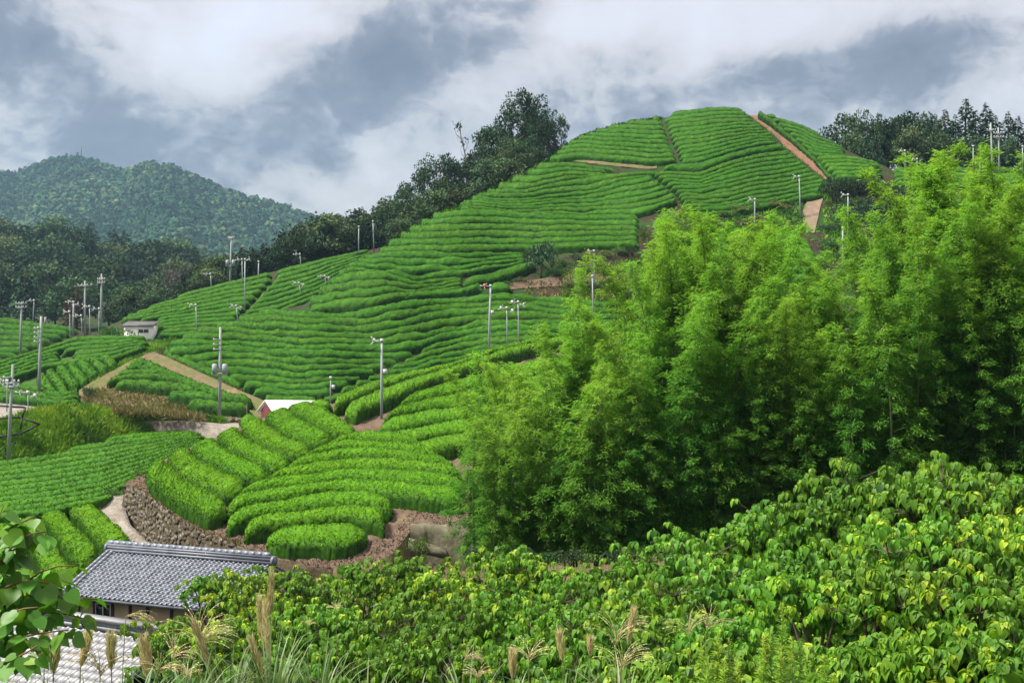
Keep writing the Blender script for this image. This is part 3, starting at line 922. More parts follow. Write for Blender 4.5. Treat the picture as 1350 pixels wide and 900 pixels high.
# middle slope below the white hut
F1B = poly((-120, 534), (0, 508), (60, 488), (110, 481), (150, 478), (190, 463), (215, 452))
block([poly((-120, 504), (0, 479), (60, 461), (100, 446.5), (140, 445), (215, 447)), F1B], [6], D_mid, 0.75, lambda x, y: (y > F_TOP(x) + 1) & ~((x > 78) & (x < 96) & (y > 467) & (y < 477)),
      'tea hedge below the white hut, {o} down', 'tea hedges below the white hut', -100, 205, cards=(8, .15), res=.3)
for k, (a, b, c, d) in enumerate((((46, 500), (62, 521), (58, 494), (76, 519)), ((58, 494), (77, 518), (70, 488), (92, 516)), ((71, 488), (93, 515), (84, 483), (107, 511)),
                                  ((85, 483), (107, 510), (97, 480), (118, 504)), ((98, 480), (119, 503), (112, 476), (131, 495)), ((113, 476), (132, 494), (127, 473), (144, 488)),
                                  ((128, 473), (145, 487), (142, 470), (157, 481)))):
    hedge([a, ((a[0] + b[0]) / 2 - 1, (a[1] + b[1]) / 2 + 1), b], [c, ((c[0] + d[0]) / 2, (c[1] + d[1]) / 2), d], D_mid, 0.8, 'short tea hedge running downhill, %s in the fan above the bank' % ordinal(k + 1),
          'downhill tea hedges above the bank', res=.24, cards=(7, .2), tb=0.08)
block([poly((-20, 511), (0, 508), (50, 513), (75, 521), (112, 516)), poly((-20, 529), (0, 529), (60, 535), (80, 538), (110, 534))], [3], D_mid, 0.75, lambda x, y: x < 108,
      'tea hedge just above the farm road, {o} row down', 'tea hedges above the farm road', -100, 110, cards=(11, .14), res=.26)
block([poly((-20, 420), (0, 420), (40, 426), (105, 435)), poly((-20, 482), (0, 482), (60, 478), (110, 474))], [8], D_far, 0.8, lambda x, y: (y > G_TOP(x) + 0.5) & (x < 106 - (y - 436) * 2.35),
      'dark tea hedge on the far left slope behind the posts, {o} row down', 'tea hedges on the far left slope', -100, 106, cards=(7, .155), res=.34, tb=-0.06)
# small triangular field
EG = 'tea hedges of the small triangular field'
for nm, lo, up in (('topmost', [(168, 485), (180, 485), (192, 487)], [(170, 479), (180, 478), (190, 481)]),
                   ('second', [(160, 493), (180, 490), (208, 492)], [(164, 486), (182, 484), (204, 486)]),
                   ('third', [(151, 500), (180, 496), (224, 496)], [(156, 493), (185, 490), (218, 491)]),
                   ('fourth', [(138, 508), (170, 503), (210, 503), (249, 509)], [(146, 501), (175, 496), (215, 496.5), (244, 502)]),
                   ('fifth', [(151, 511), (190, 515), (240, 519), (272, 521)], [(154, 505), (195, 504), (240, 509), (268, 514)]),
                   ('sixth', [(219, 526), (250, 529), (290, 533)], [(223, 518), (255, 519), (288, 525)]),
                   ('lowest', [(245, 538), (290, 545), (331, 545)], [(250, 530), (295, 533), (330, 538)])):
    hedge(lo, up, D_small, 0.85, '%s long rounded tea hedge in the small field above the rubble edge' % nm, EG, res=.2, cards=(9, .18), jit=.04)
hedge([(176, 482), (215, 500), (260, 520), (300, 533), (334, 535)], [(180, 473), (219, 489), (265, 508), (305, 522), (333, 527)], D_small, 0.9,
      'tea hedge slanting beside the earth path at the edge of the small field', EG, res=.2, cards=(9, .18), jit=.04)
# flat young field
CT = poly((-120, 624), (0, 608), (67, 603), (100, 591), (150, 581), (200, 574), (289, 568), (300, 566))
CB = poly((-120, 700), (0, 690), (60, 681), (130, 668), (160, 650), (200, 628), (250, 600), (300, 572))
block([poly((-120, 612), (70, 588), (160, 576), (240, 570), (300, 565)), poly((-120, 700), (60, 681), (140, 664), (200, 634), (250, 608), (300, 582))], [13], D_flat, 0.42,
      lambda x, y: (y > CT(x) - 1) & (y < CB(x)) & (x < 292), 'low row of young tea in the flat field, {o} from the bank', 'low rows of young tea in the flat field', -100, 294,
      res=.16, cards=(30, .12), mat='nursery', M_=9, jit=.03, inset=0.06, cat='tea row', shift=0.3, wig=0.2)
# broad hedges beside the lane
for nm, lo, up in (('rightmost', [(80, 674), (107, 700), (134, 728), (138, 732)], [(113, 661), (150, 689), (172, 711), (178, 717)]),
                   ('middle', [(48, 684), (75, 720), (102, 754), (106, 760)], [(78, 675), (105, 702), (130, 728), (134, 733)]),
                   ('third', [(18, 694), (40, 735), (60, 775), (70, 795)], [(46, 685), (72, 721), (99, 756), (109, 772)]),
                   ('leftmost', [(-25, 704), (0, 745), (20, 790), (30, 812)], [(16, 695), (37, 736), (57, 777), (67, 797)])):
    hedge(lo, up, D_flat2, 0.7, '%s broad tea hedge running down towards the tiled house' % nm, 'broad tea hedges beside the lane', res=.11, M_=15, cards=(60, .10), mat='tea_near', jit=.03, shift=.4)
# near terrace
TG = 'tea hedges on the walled terrace'
G0 = [(189, 626), (193, 643), (211, 654), (236, 672), (269, 689), (297, 689)]
G1 = [(216, 608), (222, 620), (238, 636), (269, 653), (300, 665)]
G2 = [(249, 594), (256, 607), (280, 622), (304, 633), (331, 643)]
G3 = [(281, 581), (296, 598), (324, 613), (362, 630)]
G4 = [(312, 567), (322, 582), (349, 597), (389, 612)]
G5 = [(343, 555), (358, 569), (387, 587), (416, 598)]
G6 = [(375, 541), (393, 556), (420, 570), (444, 582)]
G7 = [(404, 534), (424, 541), (447, 556), (478, 575)]
GS = [G0, G1, G2, G3, G4, G5, G6, G7]
for k in range(7):
    up = list(GS[k + 1])
    if k == 0:
        up = [(197, 622)] + [(p[0], p[1]) for p in G1[0:]]
    hedge(resample(GS[k], 30, 2), resample(up, 30, 2), D_terr, 0.9, 'broad tea hedge on the left of the walled terrace, %s from the stone wall' % ordinal(k + 1), TG,
          res=.10, M_=17, cards=(120, .095), mat='tea_near', jit=.03, inset=.03, shift=.4)
Q6 = [(446, 582), (486, 575), (530, 579), (545, 588)]
Q5 = [(418, 598), (463, 588), (530, 592), (572, 603)]
Q4 = [(391, 612), (430, 604), (463, 598), (530, 602), (592, 613)]
Q3 = [(364, 630), (400, 621), (463, 611), (530, 613), (606, 623)]
Q2 = [(333, 643), (374, 638), (463, 627), (530, 628), (612, 636)]
Q1 = [(301, 665), (330, 657), (374, 652), (463, 640), (530, 644), (612, 651)]
S1 = [(298, 684), (330, 673), (374, 668), (430, 656), (486, 656), (523, 662), (560, 668), (608, 672)]
QS = [Q6, Q5, Q4, Q3, Q2, Q1, S1]
for k in range(6):
    hedge(resample(QS[k + 1], 40, 2), resample(QS[k], 40, 2), D_terr, 0.9, 'curved tea hedge right half of the walled terrace, %s row from its top' % ordinal(k + 1), TG,
          res=.10, M_=15, cards=(120, .095), mat='tea_near', jit=.03, inset=.03, shift=.4)
S1b = [(299, 685), (330, 674), (374, 669), (430, 657), (486, 657), (519, 663)]
S2 = [(299, 703), (330, 692), (374, 684), (463, 674), (500, 678), (515, 685)]
S3 = [(322, 714), (345, 706), (374, 702), (463, 693), (500, 697), (507, 706)]
S4 = [(352, 723), (374, 728), (420, 729), (463, 726), (484, 717)]
for nm, lo, up in (('third from the front', S2, S1b), ('second from the front', S3, [(322, 697), (345, 689), (374, 685), (463, 675), (500, 679), (507, 686)]),
                   ('frontmost and shortest', S4, [(352, 707), (374, 703), (420, 699), (463, 694), (484, 700)])):
    hedge(resample(lo, 40, 2), resample(up, 40, 2), D_terr, 0.9, 'tea hedge above the terrace soil edge, %s' % nm, TG, res=.10, M_=15, cards=(120, .095), mat='tea_near', jit=.03, inset=.03, shift=.4)
# behind the terrace, right
BG = 'tea hedges behind the walled terrace'
hedge([(455, 556), (470, 555), (500, 541), (535, 526), (573, 509), (607, 498), (660, 478), (720, 462), (790, 448), (870, 434)], [(455, 538), (470, 532), (500, 519), (535, 507), (573, 497), (607, 487), (660, 468), (720, 453), (790, 440), (870, 427)],
      D_terr, 1.0, 'bright ridge tea hedge in front of the fan post, nearer of two', BG, res=.14, M_=13, cards=(45, .11), mat='tea_near', jit=.035, shift=.4)
hedge([(439, 546), (455, 540), (470, 533), (500, 520), (535, 508), (573, 498), (607, 488), (660, 469), (720, 453)], [(441, 532), (453, 526), (484, 512), (529, 499), (573, 491), (618, 479), (640, 469), (700, 454), (720, 447)],
      D_terr, 1.0, 'bright ridge tea hedge behind the terrace, farther of two', BG, res=.14, M_=13, cards=(45, .11), mat='tea_near', jit=.035, shift=.4)
hedge([(404, 541), (420, 545), (438, 541)], [(408, 533), (422, 531), (437, 532)], D_terr, 0.8, 'small tea bush hedge beside the red shed roof', BG, res=.14, M_=13, cards=(45, .11), mat='tea_near', jit=.035, shift=.4)
hedge([(315, 562), (325, 566), (338, 562)], [(316, 551), (327, 547), (340, 548)], lambda x, y: D_terr(x, y) * 1.03, 0.7, 'small clipped bush left of the red shed', BG, res=.14, M_=13, cards=(45, .11), mat='tea_near', jit=.035, shift=.4, cat='bush')
KS = [[(540, 527), (573, 515), (610, 503), (700, 480), (860, 445)], [(518, 545), (560, 533), (610, 522), (700, 500), (860, 468)], [(500, 561), (540, 551), (610, 541), (700, 525), (860, 500)],
      [(502, 574), (520, 577), (560, 567), (610, 560), (700, 548), (860, 530)], [(524, 590), (545, 590), (580, 581), (620, 576), (700, 566), (860, 555)], [(553, 602), (580, 602), (620, 596), (700, 590), (860, 585)]]
for k in range(5):
    hedge(resample(KS[k + 1], 30, 1), resample(KS[k], 30, 1), D_terr, 0.9, 'tea hedge right of the bare gap behind the terrace, %s from the ridge' % ordinal(k + 1), BG,
          res=.12, M_=13, cards=(60, .10), mat='tea_near', jit=.03, shift=.4)

# ------------------------------------------------------------------ stone wall of the terrace
def ico(sub=1):
    t = (1 + 5 ** .5) / 2
    V = unit(np.array([(-1, t, 0), (1, t, 0), (-1, -t, 0), (1, -t, 0), (0, -1, t), (0, 1, t), (0, -1, -t), (0, 1, -t), (t, 0, -1), (t, 0, 1), (-t, 0, -1), (-t, 0, 1)], float))
    Fc = np.array([(0, 11, 5), (0, 5, 1), (0, 1, 7), (0, 7, 10), (0, 10, 11), (1, 5, 9), (5, 11, 4), (11, 10, 2), (10, 7, 6), (7, 1, 8),
                   (3, 9, 4), (3, 4, 2), (3, 2, 6), (3, 6, 8), (3, 8, 9), (4, 9, 5), (2, 4, 11), (6, 2, 10), (8, 6, 7), (9, 8, 1)])
    return V, Fc


ICO_V, ICO_F = ico()


def stone_mesh(name, rng, mat):
    V = np.sign(ICO_V) * np.abs(ICO_V) ** 0.8
    V = V * rng.uniform(0.75, 1.2, (len(V), 1)) * 0.5
    return make_mesh(name, V, ICO_F, mat=mat)


STONES = [stone_mesh('stone', RNG, M['stone']) for _ in range(8)]
WT = np.array([(166, 640), (171, 641.5), (185, 648), (205, 663), (233, 687), (269, 704), (291, 713), (322, 724), (351, 733), (400, 745), (440, 748), (480, 743)], float)
wt = resample(WT, 120, 1)
top3 = at(wt[:, 0], wt[:, 1], D_terr(wt[:, 0], wt[:, 1]))
tn = np.gradient(top3, axis=0)
out3 = unit(np.stack([tn[:, 1], -tn[:, 0], 0 * tn[:, 0]], -1))
out3 = np.where(out3[:, 1:2] > 0, -out3, out3)
s3 = np.concatenate([[0], np.cumsum(np.linalg.norm(np.diff(top3, axis=0), axis=1))])
hw = np.interp(s3, (0, 1.5, 5, 12, 30), (1.5, 1.7, 2.0, 2.2, 2.4))
rows = []
for v in np.linspace(0, 1, 12):
    g = top3 + out3 * (0.38 * v) + np.array((0, 0, 1.0)) * (-hw * v)[:, None]
    g = g + out3 * RNG.normal(0, 0.03, (len(g), 1))
    rows.append(g)
inner = top3 - out3 * 0.5 + np.array((0, 0, 0.03))
base = rows[-1] + np.array((0, 0, -3.0))
# return along the back of the left end
G = np.array([inner] + rows + [base])
wall = link('retaining_wall', grid_mesh('retaining_wall', G[::-1], M['mortar']))
tag(wall, 'curved dry stone retaining wall holding up the tea terrace beside the lane', 'stone wall')
ret = np.array([top3[0] + np.array((-0.02, 0, 0)), top3[0] + np.array((0.6, 4.0, 0.2)), top3[0] + np.array((1.8, 9.0, 0.5))])
rr = resample(ret, 20)
G2 = np.array([rr + np.array((-0.35 * v, 0, -2.4 * v)) for v in np.linspace(0, 1, 6)])
link('wall_return', grid_mesh('wall_return', G2, M['mortar']), parent=wall)
cnt = 0
surf = np.array(rows)
for r_, v in enumerate(np.arange(0.03, 1.0, 0.155)):
    s_ = RNG.uniform(0, 0.2)
    while s_ < s3[-1] - 0.1 and cnt < 296:
        wdt = RNG.uniform(0.24, 0.52)
        k = np.interp(s_ + wdt / 2, s3, np.arange(len(s3)))
        k0 = min(int(k), len(s3) - 2)
        f = k - k0
        vv = float(np.clip(v + RNG.uniform(-.075, .075), .01, .99))
        p = (top3[k0] * (1 - f) + top3[k0 + 1] * f) + out3[k0] * (0.38 * vv + 0.0) + np.array((0, 0, -hw[k0] * vv))
        if s_ < 14.5:
            o = link('stone', STONES[int(RNG.integers(8))], parent=wall, loc=p)
            o.rotation_euler = (RNG.uniform(-.3, .3), RNG.uniform(-.8, .8), math.atan2(tn[k0][1], tn[k0][0]) + RNG.uniform(-.2, .2))
            o.scale = (wdt * RNG.uniform(.85, 1.25), 0.17, RNG.uniform(0.20, 0.46))
            cnt += 1
        s_ += wdt
# rubble edging on the farm road and the concrete wall under the terrace corner
rub = thing('rubble_edging', 'low rubble of grey stones edging the small field beside the pale road', 'rubble')
for k in range(34):
    px = RNG.uniform(246, 318)
    py = 547 + (px - 246) * 0.10 + RNG.uniform(-1.5, 4.5)
    p = at(px, py + 1, 101.5)
    o = link('stone', STONES[k % 8], parent=rub, loc=p)
    sc = RNG.uniform(0.3, 0.75)
    o.scale = (sc * 1.3, sc, sc * .75)
    o.rotation_euler = (RNG.uniform(-.3, .3), RNG.uniform(-.3, .3), RNG.uniform(0, 6))

cx_ = np.array([(541, 690), (560, 689), (585, 690), (612, 692), (640, 694)], float)
ct_ = resample(cx_, 24)
t3 = at(ct_[:, 0], ct_[:, 1] + 3, D_terr(ct_[:, 0], ct_[:, 1]) - 1.5)
prof = [(0.5, 0.02), (0.0, 0.0), (-0.05, -0.5), (-0.12, -1.0), (-0.2, -1.45), (-0.26, -1.9), (-0.3, -3.5)]
G = np.array([t3 + np.array((0, a, b)) + RNG.normal(0, 0.03, t3.shape) for a, b in prof])
cw_ = link('concrete_wall', grid_mesh('concrete_wall', G[::-1], M['concrete'], smooth=False))
tag(cw_, 'stained broken concrete wall under the right corner of the tea terrace', 'concrete wall')
slab = MB()
p0 = at(541, 716, 59.2)
slab.hexa([p0 + np.array(q) for q in ((-.1, 0, -.35), (1.9, -.3, -.75), (1.9, .4, -.75), (-.1, .5, -.3), (-.1, 0, .12), (1.7, -.3, -.35), (1.7, .4, -.3), (-.1, .5, .2))])
link('broken_slab', slab.mesh('broken_slab', M['concrete']), parent=cw_)

# ------------------------------------------------------------------ buildings


def wave_tile(name, w, l, lift, mat, seg=8):
    """one curved roof tile: x across, y up the slope, with a visible thick lower edge"""
    t = np.linspace(0, 1, seg + 1)
    z = np.where(t < 0.62, -0.16 * np.sin(np.pi * t / 0.62), 0.22 * np.sin(np.pi * (t - 0.62) / 0.38)) * w
    x = (t - 0.5) * w * 1.06
    n = seg + 1
    V = [np.stack([x, 0 * x, z + lift - 0.035], -1), np.stack([x, 0 * x, z + lift], -1), np.stack([x, 0 * x + l * 1.12, z * 0.9], -1)]
    V = np.concatenate(V)
    q = [(a + i, a + i + 1, a + n + i + 1, a + n + i) for a in (0, n) for i in range(seg)]
    return V, np.array(q)


def roof_frame(p_ridge_l, p_ridge_r, run_dir, run, drop):
    """returns origin at the lower left eave, unit vectors along the ridge, up the slope, and the normal"""
    pl, pr = np.array(p_ridge_l, float), np.array(p_ridge_r, float)
    u = unit(pr - pl)
    dn = unit(np.array(run_dir, float)) * run + np.array((0, 0, -drop))
    up = unit(-dn)
    nrm = unit(np.cross(u, up))
    return pl + dn, u, up, nrm, np.linalg.norm(pr - pl), np.linalg.norm(dn)


def place_mesh(V, o, u, v, n):
    return o + V[:, 0:1] * u + V[:, 1:2] * v + V[:, 2:3] * n


# tiled farmhouse
house = thing('farmhouse', 'ochre walled farmhouse with a silver grey tiled roof below the stone wall', 'house')
pl = at(144, 727, 52.0)
pr = at(357, 745.5, 48.9)
pr[2] = pl[2]
pr = at(357, 450 + (CZ - pl[2]) / 1.0 * F / 48.9, 48.9)
rd = np.array((-0.06, -1.0, 0))
ud = unit(pr - pl)
rd = np.array((ud[1], -ud[0], 0)) + np.array((-0.03, 0, 0))
O, u, v, n, LW, LS = roof_frame(pl, pr, rd, 2.75, 1.30)
u_ext = 1.6     # the roof runs on behind the shrubs
TWd, TLn = 0.225, 0.205
nc, nrw = int((LW) / TWd), int(LS / TLn)
tv, tf = wave_tile('t', TWd, TLn, 0.05, None)
parts = []
for j in range(nrw):
    for i in range(nc):
        V = place_mesh(tv + RNG.normal(0, 0.004, 3), O + u * ((i + 0.5) * LW / nc) + v * (j * LS / nrw) + n * 0.03, u, v, n)
        parts.append((V, tf, np.zeros(len(V))))
V_, F_, T_ = merge(parts)
roof = link('roof', None)
roofbase = MB()
bdir = np.array((-rd[0], -rd[1], 0)) / np.linalg.norm(rd[:2])
eL, eR = O, O + u * LW
rl, rr_ = eL + v * LS, eR + v * LS
bl, br = rl + bdir * 3.0 + np.array((0, 0, -1.45)), rr_ + bdir * 3.0 + np.array((0, 0, -1.45))
th = np.array((0, 0, -0.12))
roofbase.add([eL, eR, rr_, rl, eL + th, eR + th, rr_ + th, rl + th], [(0, 1, 2, 3), (7, 6, 5, 4), (0, 4, 5, 1), (1, 5, 6, 2), (3, 7, 4, 0)])
roofbase.add([rl, rr_, br, bl, rl + th, rr_ + th, br + th, bl + th], [(0, 1, 2, 3), (7, 6, 5, 4), (1, 5, 6, 2), (2, 6, 7, 3), (3, 7, 4, 0)])
bpy.data.objects.remove(roof)
roof = link('roof', roofbase.mesh('roof', M['ridge']), parent=house)
link('roof_tile', make_mesh('roof_tile', V_, F_, smooth=False, mat=M['tile']), parent=roof, kind='stuff')
# tiles of the far slope
parts = []
v2 = unit(rl - bl)
n2_ = unit(np.cross(-u, v2))
for j in range(nrw):
    for i in range(nc):
        V = place_mesh(tv, br - u * ((i + 0.5) * LW / nc) + v2 * (j * LS / nrw) + n2_ * 0.03, -u, v2, n2_)
        parts.append((V, tf, np.zeros(len(V))))
V_, F_, T_ = merge(parts)
link('roof_tile', make_mesh('roof_tile_back', V_, F_, mat=M['tile']), parent=roof, kind='stuff')
rg = MB()
for k, (hz, ww) in enumerate(((0.10, 0.30), (0.22, 0.26), (0.32, 0.22))):
    a, b = rl + np.array((0, 0, hz)) - u * 0.08, rr_ + np.array((0, 0, hz)) + u * 0.06
    side = np.array((u[1], -u[0], 0)) * ww / 2
    hh_ = np.array((0, 0, 0.045))
    rg.hexa([a + side - hh_, b + side - hh_, b - side - hh_, a - side - hh_, a + side + hh_, b + side + hh_, b - side + hh_, a - side + hh_])
link('ridge_course', rg.mesh('ridge_course', M['ridge']), parent=roof)
capm = MB()
seglen = 0.32
for k in range(int(LW / seglen)):
    a = rl + u * (k * seglen) + np.array((0, 0, 0.40))
    capm.tube([a, a + u * (seglen * 0.97)], [0.105, 0.095], 8)
link('ridge_cap_tile', capm.mesh('ridge_cap_tile', M['tile'], smooth=False), parent=roof, kind='stuff')
endc = MB()
for p in (rl - u * 0.12, rr_ + u * 0.1):
    endc = MB().tube([p + np.array((0, 0, 0.18)), p + u * 0.1 + np.array((0, 0, 0.18))], [0.2, 0.2], 10)
    link('ridge_end_tile', endc.mesh('ridge_end_tile', M['tile']), parent=roof)
vg = MB()
for off, rad in ((0.06, 0.085), (0.30, 0.085)):
    for k in range(12):
        a = eL + u * off + v * (LS * k / 12) + n * 0.11
        vg.tube([a, a + v * (LS / 12 * 0.96)], [rad, rad * 0.9], 8)
link('verge_tile', vg.mesh('verge_tile', M['tile']), parent=roof)
# walls
inset_ = 0.35
wl0 = eL + u * inset_ + bdir * 0.55
wr0 = eR - u * inset_ + bdir * 0.55
depth_w = 4.9
wm = MB()
zt = eL[2] - 0.02 + 0.15
zb = zt - 3.2
c4 = [wl0, wr0, wr0 + bdir * depth_w, wl0 + bdir * depth_w]
wm.hexa([np.array((p[0], p[1], zb)) for p in c4] + [np.array((p[0], p[1], zt)) for p in c4])
# gables
gp = MB()
for a, b in ((c4[0], c4[3]), (c4[1], c4[2])):
    m_ = (a + b) / 2
    gp = MB().add([(a[0], a[1], zt - 0.02), (b[0], b[1], zt - 0.02), (m_[0], m_[1], zt + 1.12)], tris=[(0, 1, 2), (2, 1, 0)])
    link('gable', gp.mesh('gable', M['plaster']), parent=house)
link('wall', wm.mesh('wall', M['plaster']), parent=house)
nfront = -bdir
LWW = np.linalg.norm(wr0 - wl0)


def fbox(a0, a1, z0, z1, proud, thick=0.1):
    m = MB()
    pa, pb = wl0 + u * a0 + nfront * proud, wl0 + u * a1 + nfront * proud
    q = [pa, pb, pb + bdir * thick, pa + bdir * thick]
    m.hexa([np.array((p[0], p[1], z0)) for p in q] + [np.array((p[0], p[1], z1)) for p in q])
    return m


for a in (0.0, 0.82, 1.72, 2.6, 3.45, 4.6, 5.6, 6.4):
    if a < LWW - .1:
        link('wall_post', fbox(a, a + 0.13, zb, zt - .003, 0.045).mesh('wall_post', M['timber']), parent=house)
link('wall_beam', fbox(0, LWW, zt - 0.22, zt - 0.06, 0.06).mesh('wall_beam', M['timber']), parent=house)
wf = link('window', fbox(0.95, 1.72, zt - 0.95, zt - 0.42, 0.05).mesh('window', M['white']), parent=house)
for a, b in ((1.0, 1.30), (1.36, 1.67)):
    link('pane', fbox(a, b, zt - 0.90, zt - 0.47, 0.056, 0.03).mesh('pane', M['glass']), parent=wf)

# nearer pale roof at the lower left
near_h = thing('pale_roofed_house', 'nearer house showing only its pale tiled roof with a dark ridge band', 'house')
pl = at(-70, 800, 43.0)
D2 = 38.2
pr = at(222, 450 + (CZ - pl[2]) * F / D2, D2)
ud = unit(pr - pl)
rd = np.array((ud[1], -ud[0], 0))
O, u, v, n, LW, LS = roof_frame(pl, pr, rd, 5.6, 2.7)
TWd, TLn = 0.34, 0.30
nc, nrw = int(LW / TWd), int(LS / TLn)
rb_ = MB()
eL, eR = O, O + u * LW
rl, rr_ = eL + v * LS, eR + v * LS
bdir = np.array((-ud[1], ud[0], 0))
bl, br = rl + bdir * 4 + np.array((0, 0, -1.9)), rr_ + bdir * 4 + np.array((0, 0, -1.9))
th = np.array((0, 0, -0.14))
rb_.add([eL, eR, rr_, rl, eL + th, eR + th, rr_ + th, rl + th], [(0, 1, 2, 3), (7, 6, 5, 4), (0, 4, 5, 1), (1, 5, 6, 2), (3, 7, 4, 0)])
rb_.add([rl, rr_, br, bl, rl + th, rr_ + th, br + th, bl + th], [(0, 1, 2, 3), (7, 6, 5, 4), (1, 5, 6, 2), (2, 6, 7, 3), (3, 7, 4, 0)])
nroof = link('roof', rb_.mesh('roof', M['ridge']), parent=near_h)
tv, tf = wave_tile('t', TWd, TLn, 0.045, None, 8)
tv = tv * np.array((1, 1, 0.5)) + np.array((0, 0, 0.02))
tile_me = make_mesh('roof_tile', tv, tf, mat=M['tilelight'])
rot = Matrix([[u[0], v[0], n[0]], [u[1], v[1], n[1]], [u[2], v[2], n[2]]]).to_4x4()
rest = []
cnt = 0
for j in range(nrw - 1, -1, -1):
    for i in range(nc):
        p = O + u * ((i + 0.5) * LW / nc) + v * (j * LS / nrw) + n * 0.03
        q = p - np.array((0, 0, CZ))
        px, py = 675 + F * q[0] / q[1], 450 - F * q[2] / q[1]
        if -14 < px < 240 and py < 915 and cnt < 298:
            o = link('roof_tile', tile_me, parent=nroof)
            o.matrix_local = Matrix.Translation(p) @ rot @ Matrix.Rotation(RNG.normal(0, .012), 4, 'Z')
            cnt += 1
        else:
            V = place_mesh(tv, p, u, v, n)
            rest.append((V, tf, np.zeros(len(V))))
V_, F_, T_ = merge(rest)
link('roof_tile', make_mesh('roof_tiles_rest', V_, F_, mat=M['tilelight']), parent=nroof, kind='stuff')
rg = MB()
rgt = MB()
for hz, ww, mb_ in ((0.10, 0.34, rg), (0.24, 0.30, rg), (0.37, 0.38, rgt)):
    a, b = rl + np.array((0, 0, hz)), rr_ + np.array((0, 0, hz)) + u * 0.06
    side = np.array((u[1], -u[0], 0)) * ww / 2
    hh_ = np.array((0, 0, 0.06))
    mb_.hexa([a + side - hh_, b + side - hh_, b - side - hh_, a - side - hh_, a + side + hh_, b + side + hh_, b - side + hh_, a - side + hh_])
link('ridge_course', rg.mesh('ridge_course', M['ridge']), parent=nroof)
link('ridge_cap', rgt.mesh('ridge_cap', M['tilelight']), parent=nroof)
wm = MB()
c4 = [eL + u * .4 + bdir * .6, eR - u * .4 + bdir * .6, eR - u * .4 + bdir * 8.4, eL + u * .4 + bdir * 8.4]
wm.hexa([np.array((p[0], p[1], eL[2] - 2.6)) for p in c4] + [np.array((p[0], p[1], eL[2] + .2)) for p in c4])
link('wall', wm.mesh('wall', M['plaster']), parent=near_h)

# small white hut
hut = thing('white_hut', 'small white hut with a flat grey roof among the tea rows', 'hut')
D0 = 148.0
k_ = D0 / F
A0 = at(163.5, 446.5, D0)
wW, hH, dp = 37.5 * k_, 17 * k_, 2.2
m = MB().box((A0[0] + wW / 2, D0 + dp / 2, A0[2] + hH / 2 - .5), (wW, dp, hH + 1.0), 0)
link('wall', m.mesh('wall', M['shedwall']), parent=hut)
rfm = MB()
za = A0[2] + hH
rfm.hexa([(A0[0] - .18, D0 - .25, za + .003), (A0[0] + wW + .18, D0 - .25, za + .003), (A0[0] + wW + .18, D0 + dp + .2, za + .48), (A0[0] - .18, D0 + dp + .2, za + .48),
          (A0[0] - .18, D0 - .25, za + .10), (A0[0] + wW + .18, D0 - .25, za + .10), (A0[0] + wW + .18, D0 + dp + .2, za + .58), (A0[0] - .18, D0 + dp + .2, za + .58)])
hr = link('roof', rfm.mesh('roof', M['shedroof']), parent=hut)
rib = MB()
for t in np.linspace(0, 1, 16):
    x = A0[0] - .15 + (wW + .3) * t
    rib.hexa([(x - .03, D0 - .25, za + .09), (x + .03, D0 - .25, za + .09), (x + .03, D0 + dp + .2, za + .57), (x - .03, D0 + dp + .2, za + .57),
              (x - .03, D0 - .25, za + .15), (x + .03, D0 - .25, za + .15), (x + .03, D0 + dp + .2, za + .63), (x - .03, D0 + dp + .2, za + .63)])
link('roof_rib', rib.mesh('roof_rib', M['shedroof']), parent=hr)
zw = A0[2] + hH * .62
wf = link('window', MB().box((A0[0] + wW * .69, D0 - .03, zw), (1.28, .08, .46)).mesh('window', M['shedwall']), parent=hut)
for t in (-.31, .31):
    link('pane', MB().box((A0[0] + wW * .69 + t, D0 - .06, zw), (.54, .06, .36)).mesh('pane', M['glass']), parent=wf)
link('door_edge', MB().box((A0[0] + wW * .50, D0 - .02, A0[2] + hH * .42), (.05, .06, hH * .8)).mesh('door_edge', M['concrete']), parent=hut)

# red shed with the white roof
shed = thing('maroon_shed', 'maroon shed with a white pitched roof behind the terrace hedges', 'shed')
D0 = 97.0
ap = at(349, 528.5, D0 + 0.4)
eave = at(357.5, 541.5, D0 - 1.2)
leav = at(339.5, 541, D0 + 1.6)
ux = unit(np.array((1.0, -0.12, 0)))
L_ = 4.3
zf = np.array((0, 0, -2.2))
wm = MB()
e1, e2 = eave + np.array((-.12, .1, 0)), leav + np.array((.18, 0, 0))
a1 = ap + np.array((0, 0, -.16))
ins = ux * 0.12
wm.add([e1 + zf + ins, e2 + zf + ins, e2 + ins, a1 + ins, e1 + ins, e1 + zf + ux * L_, e2 + zf + ux * L_, e2 + ux * L_, a1 + ux * L_, e1 + ux * L_],
       [(1, 0, 4, 2), (6, 7, 9, 5), (0, 5, 9, 4), (1, 2, 7, 6)], [(2, 4, 3), (7, 8, 9)])
link('wall', wm.mesh('wall', M['maroon']), parent=shed)
rm = MB()
upv = np.array((0, 0, 0.09))
for p in (eave, leav):
    d_ = unit(p - ap) * 0.18
    q = [ap, p + d_, p + d_ + ux * (L_ + .15), ap + ux * (L_ + .15)]
    rm.hexa(q + [x + upv for x in q])
link('roof', rm.mesh('roof', M['white']), parent=shed)
link('wall_post', MB().box((leav + np.array((-0.9, .3, -0.6))), (.12, .12, 2.2)).mesh('wall_post', M['timber']), parent=shed)

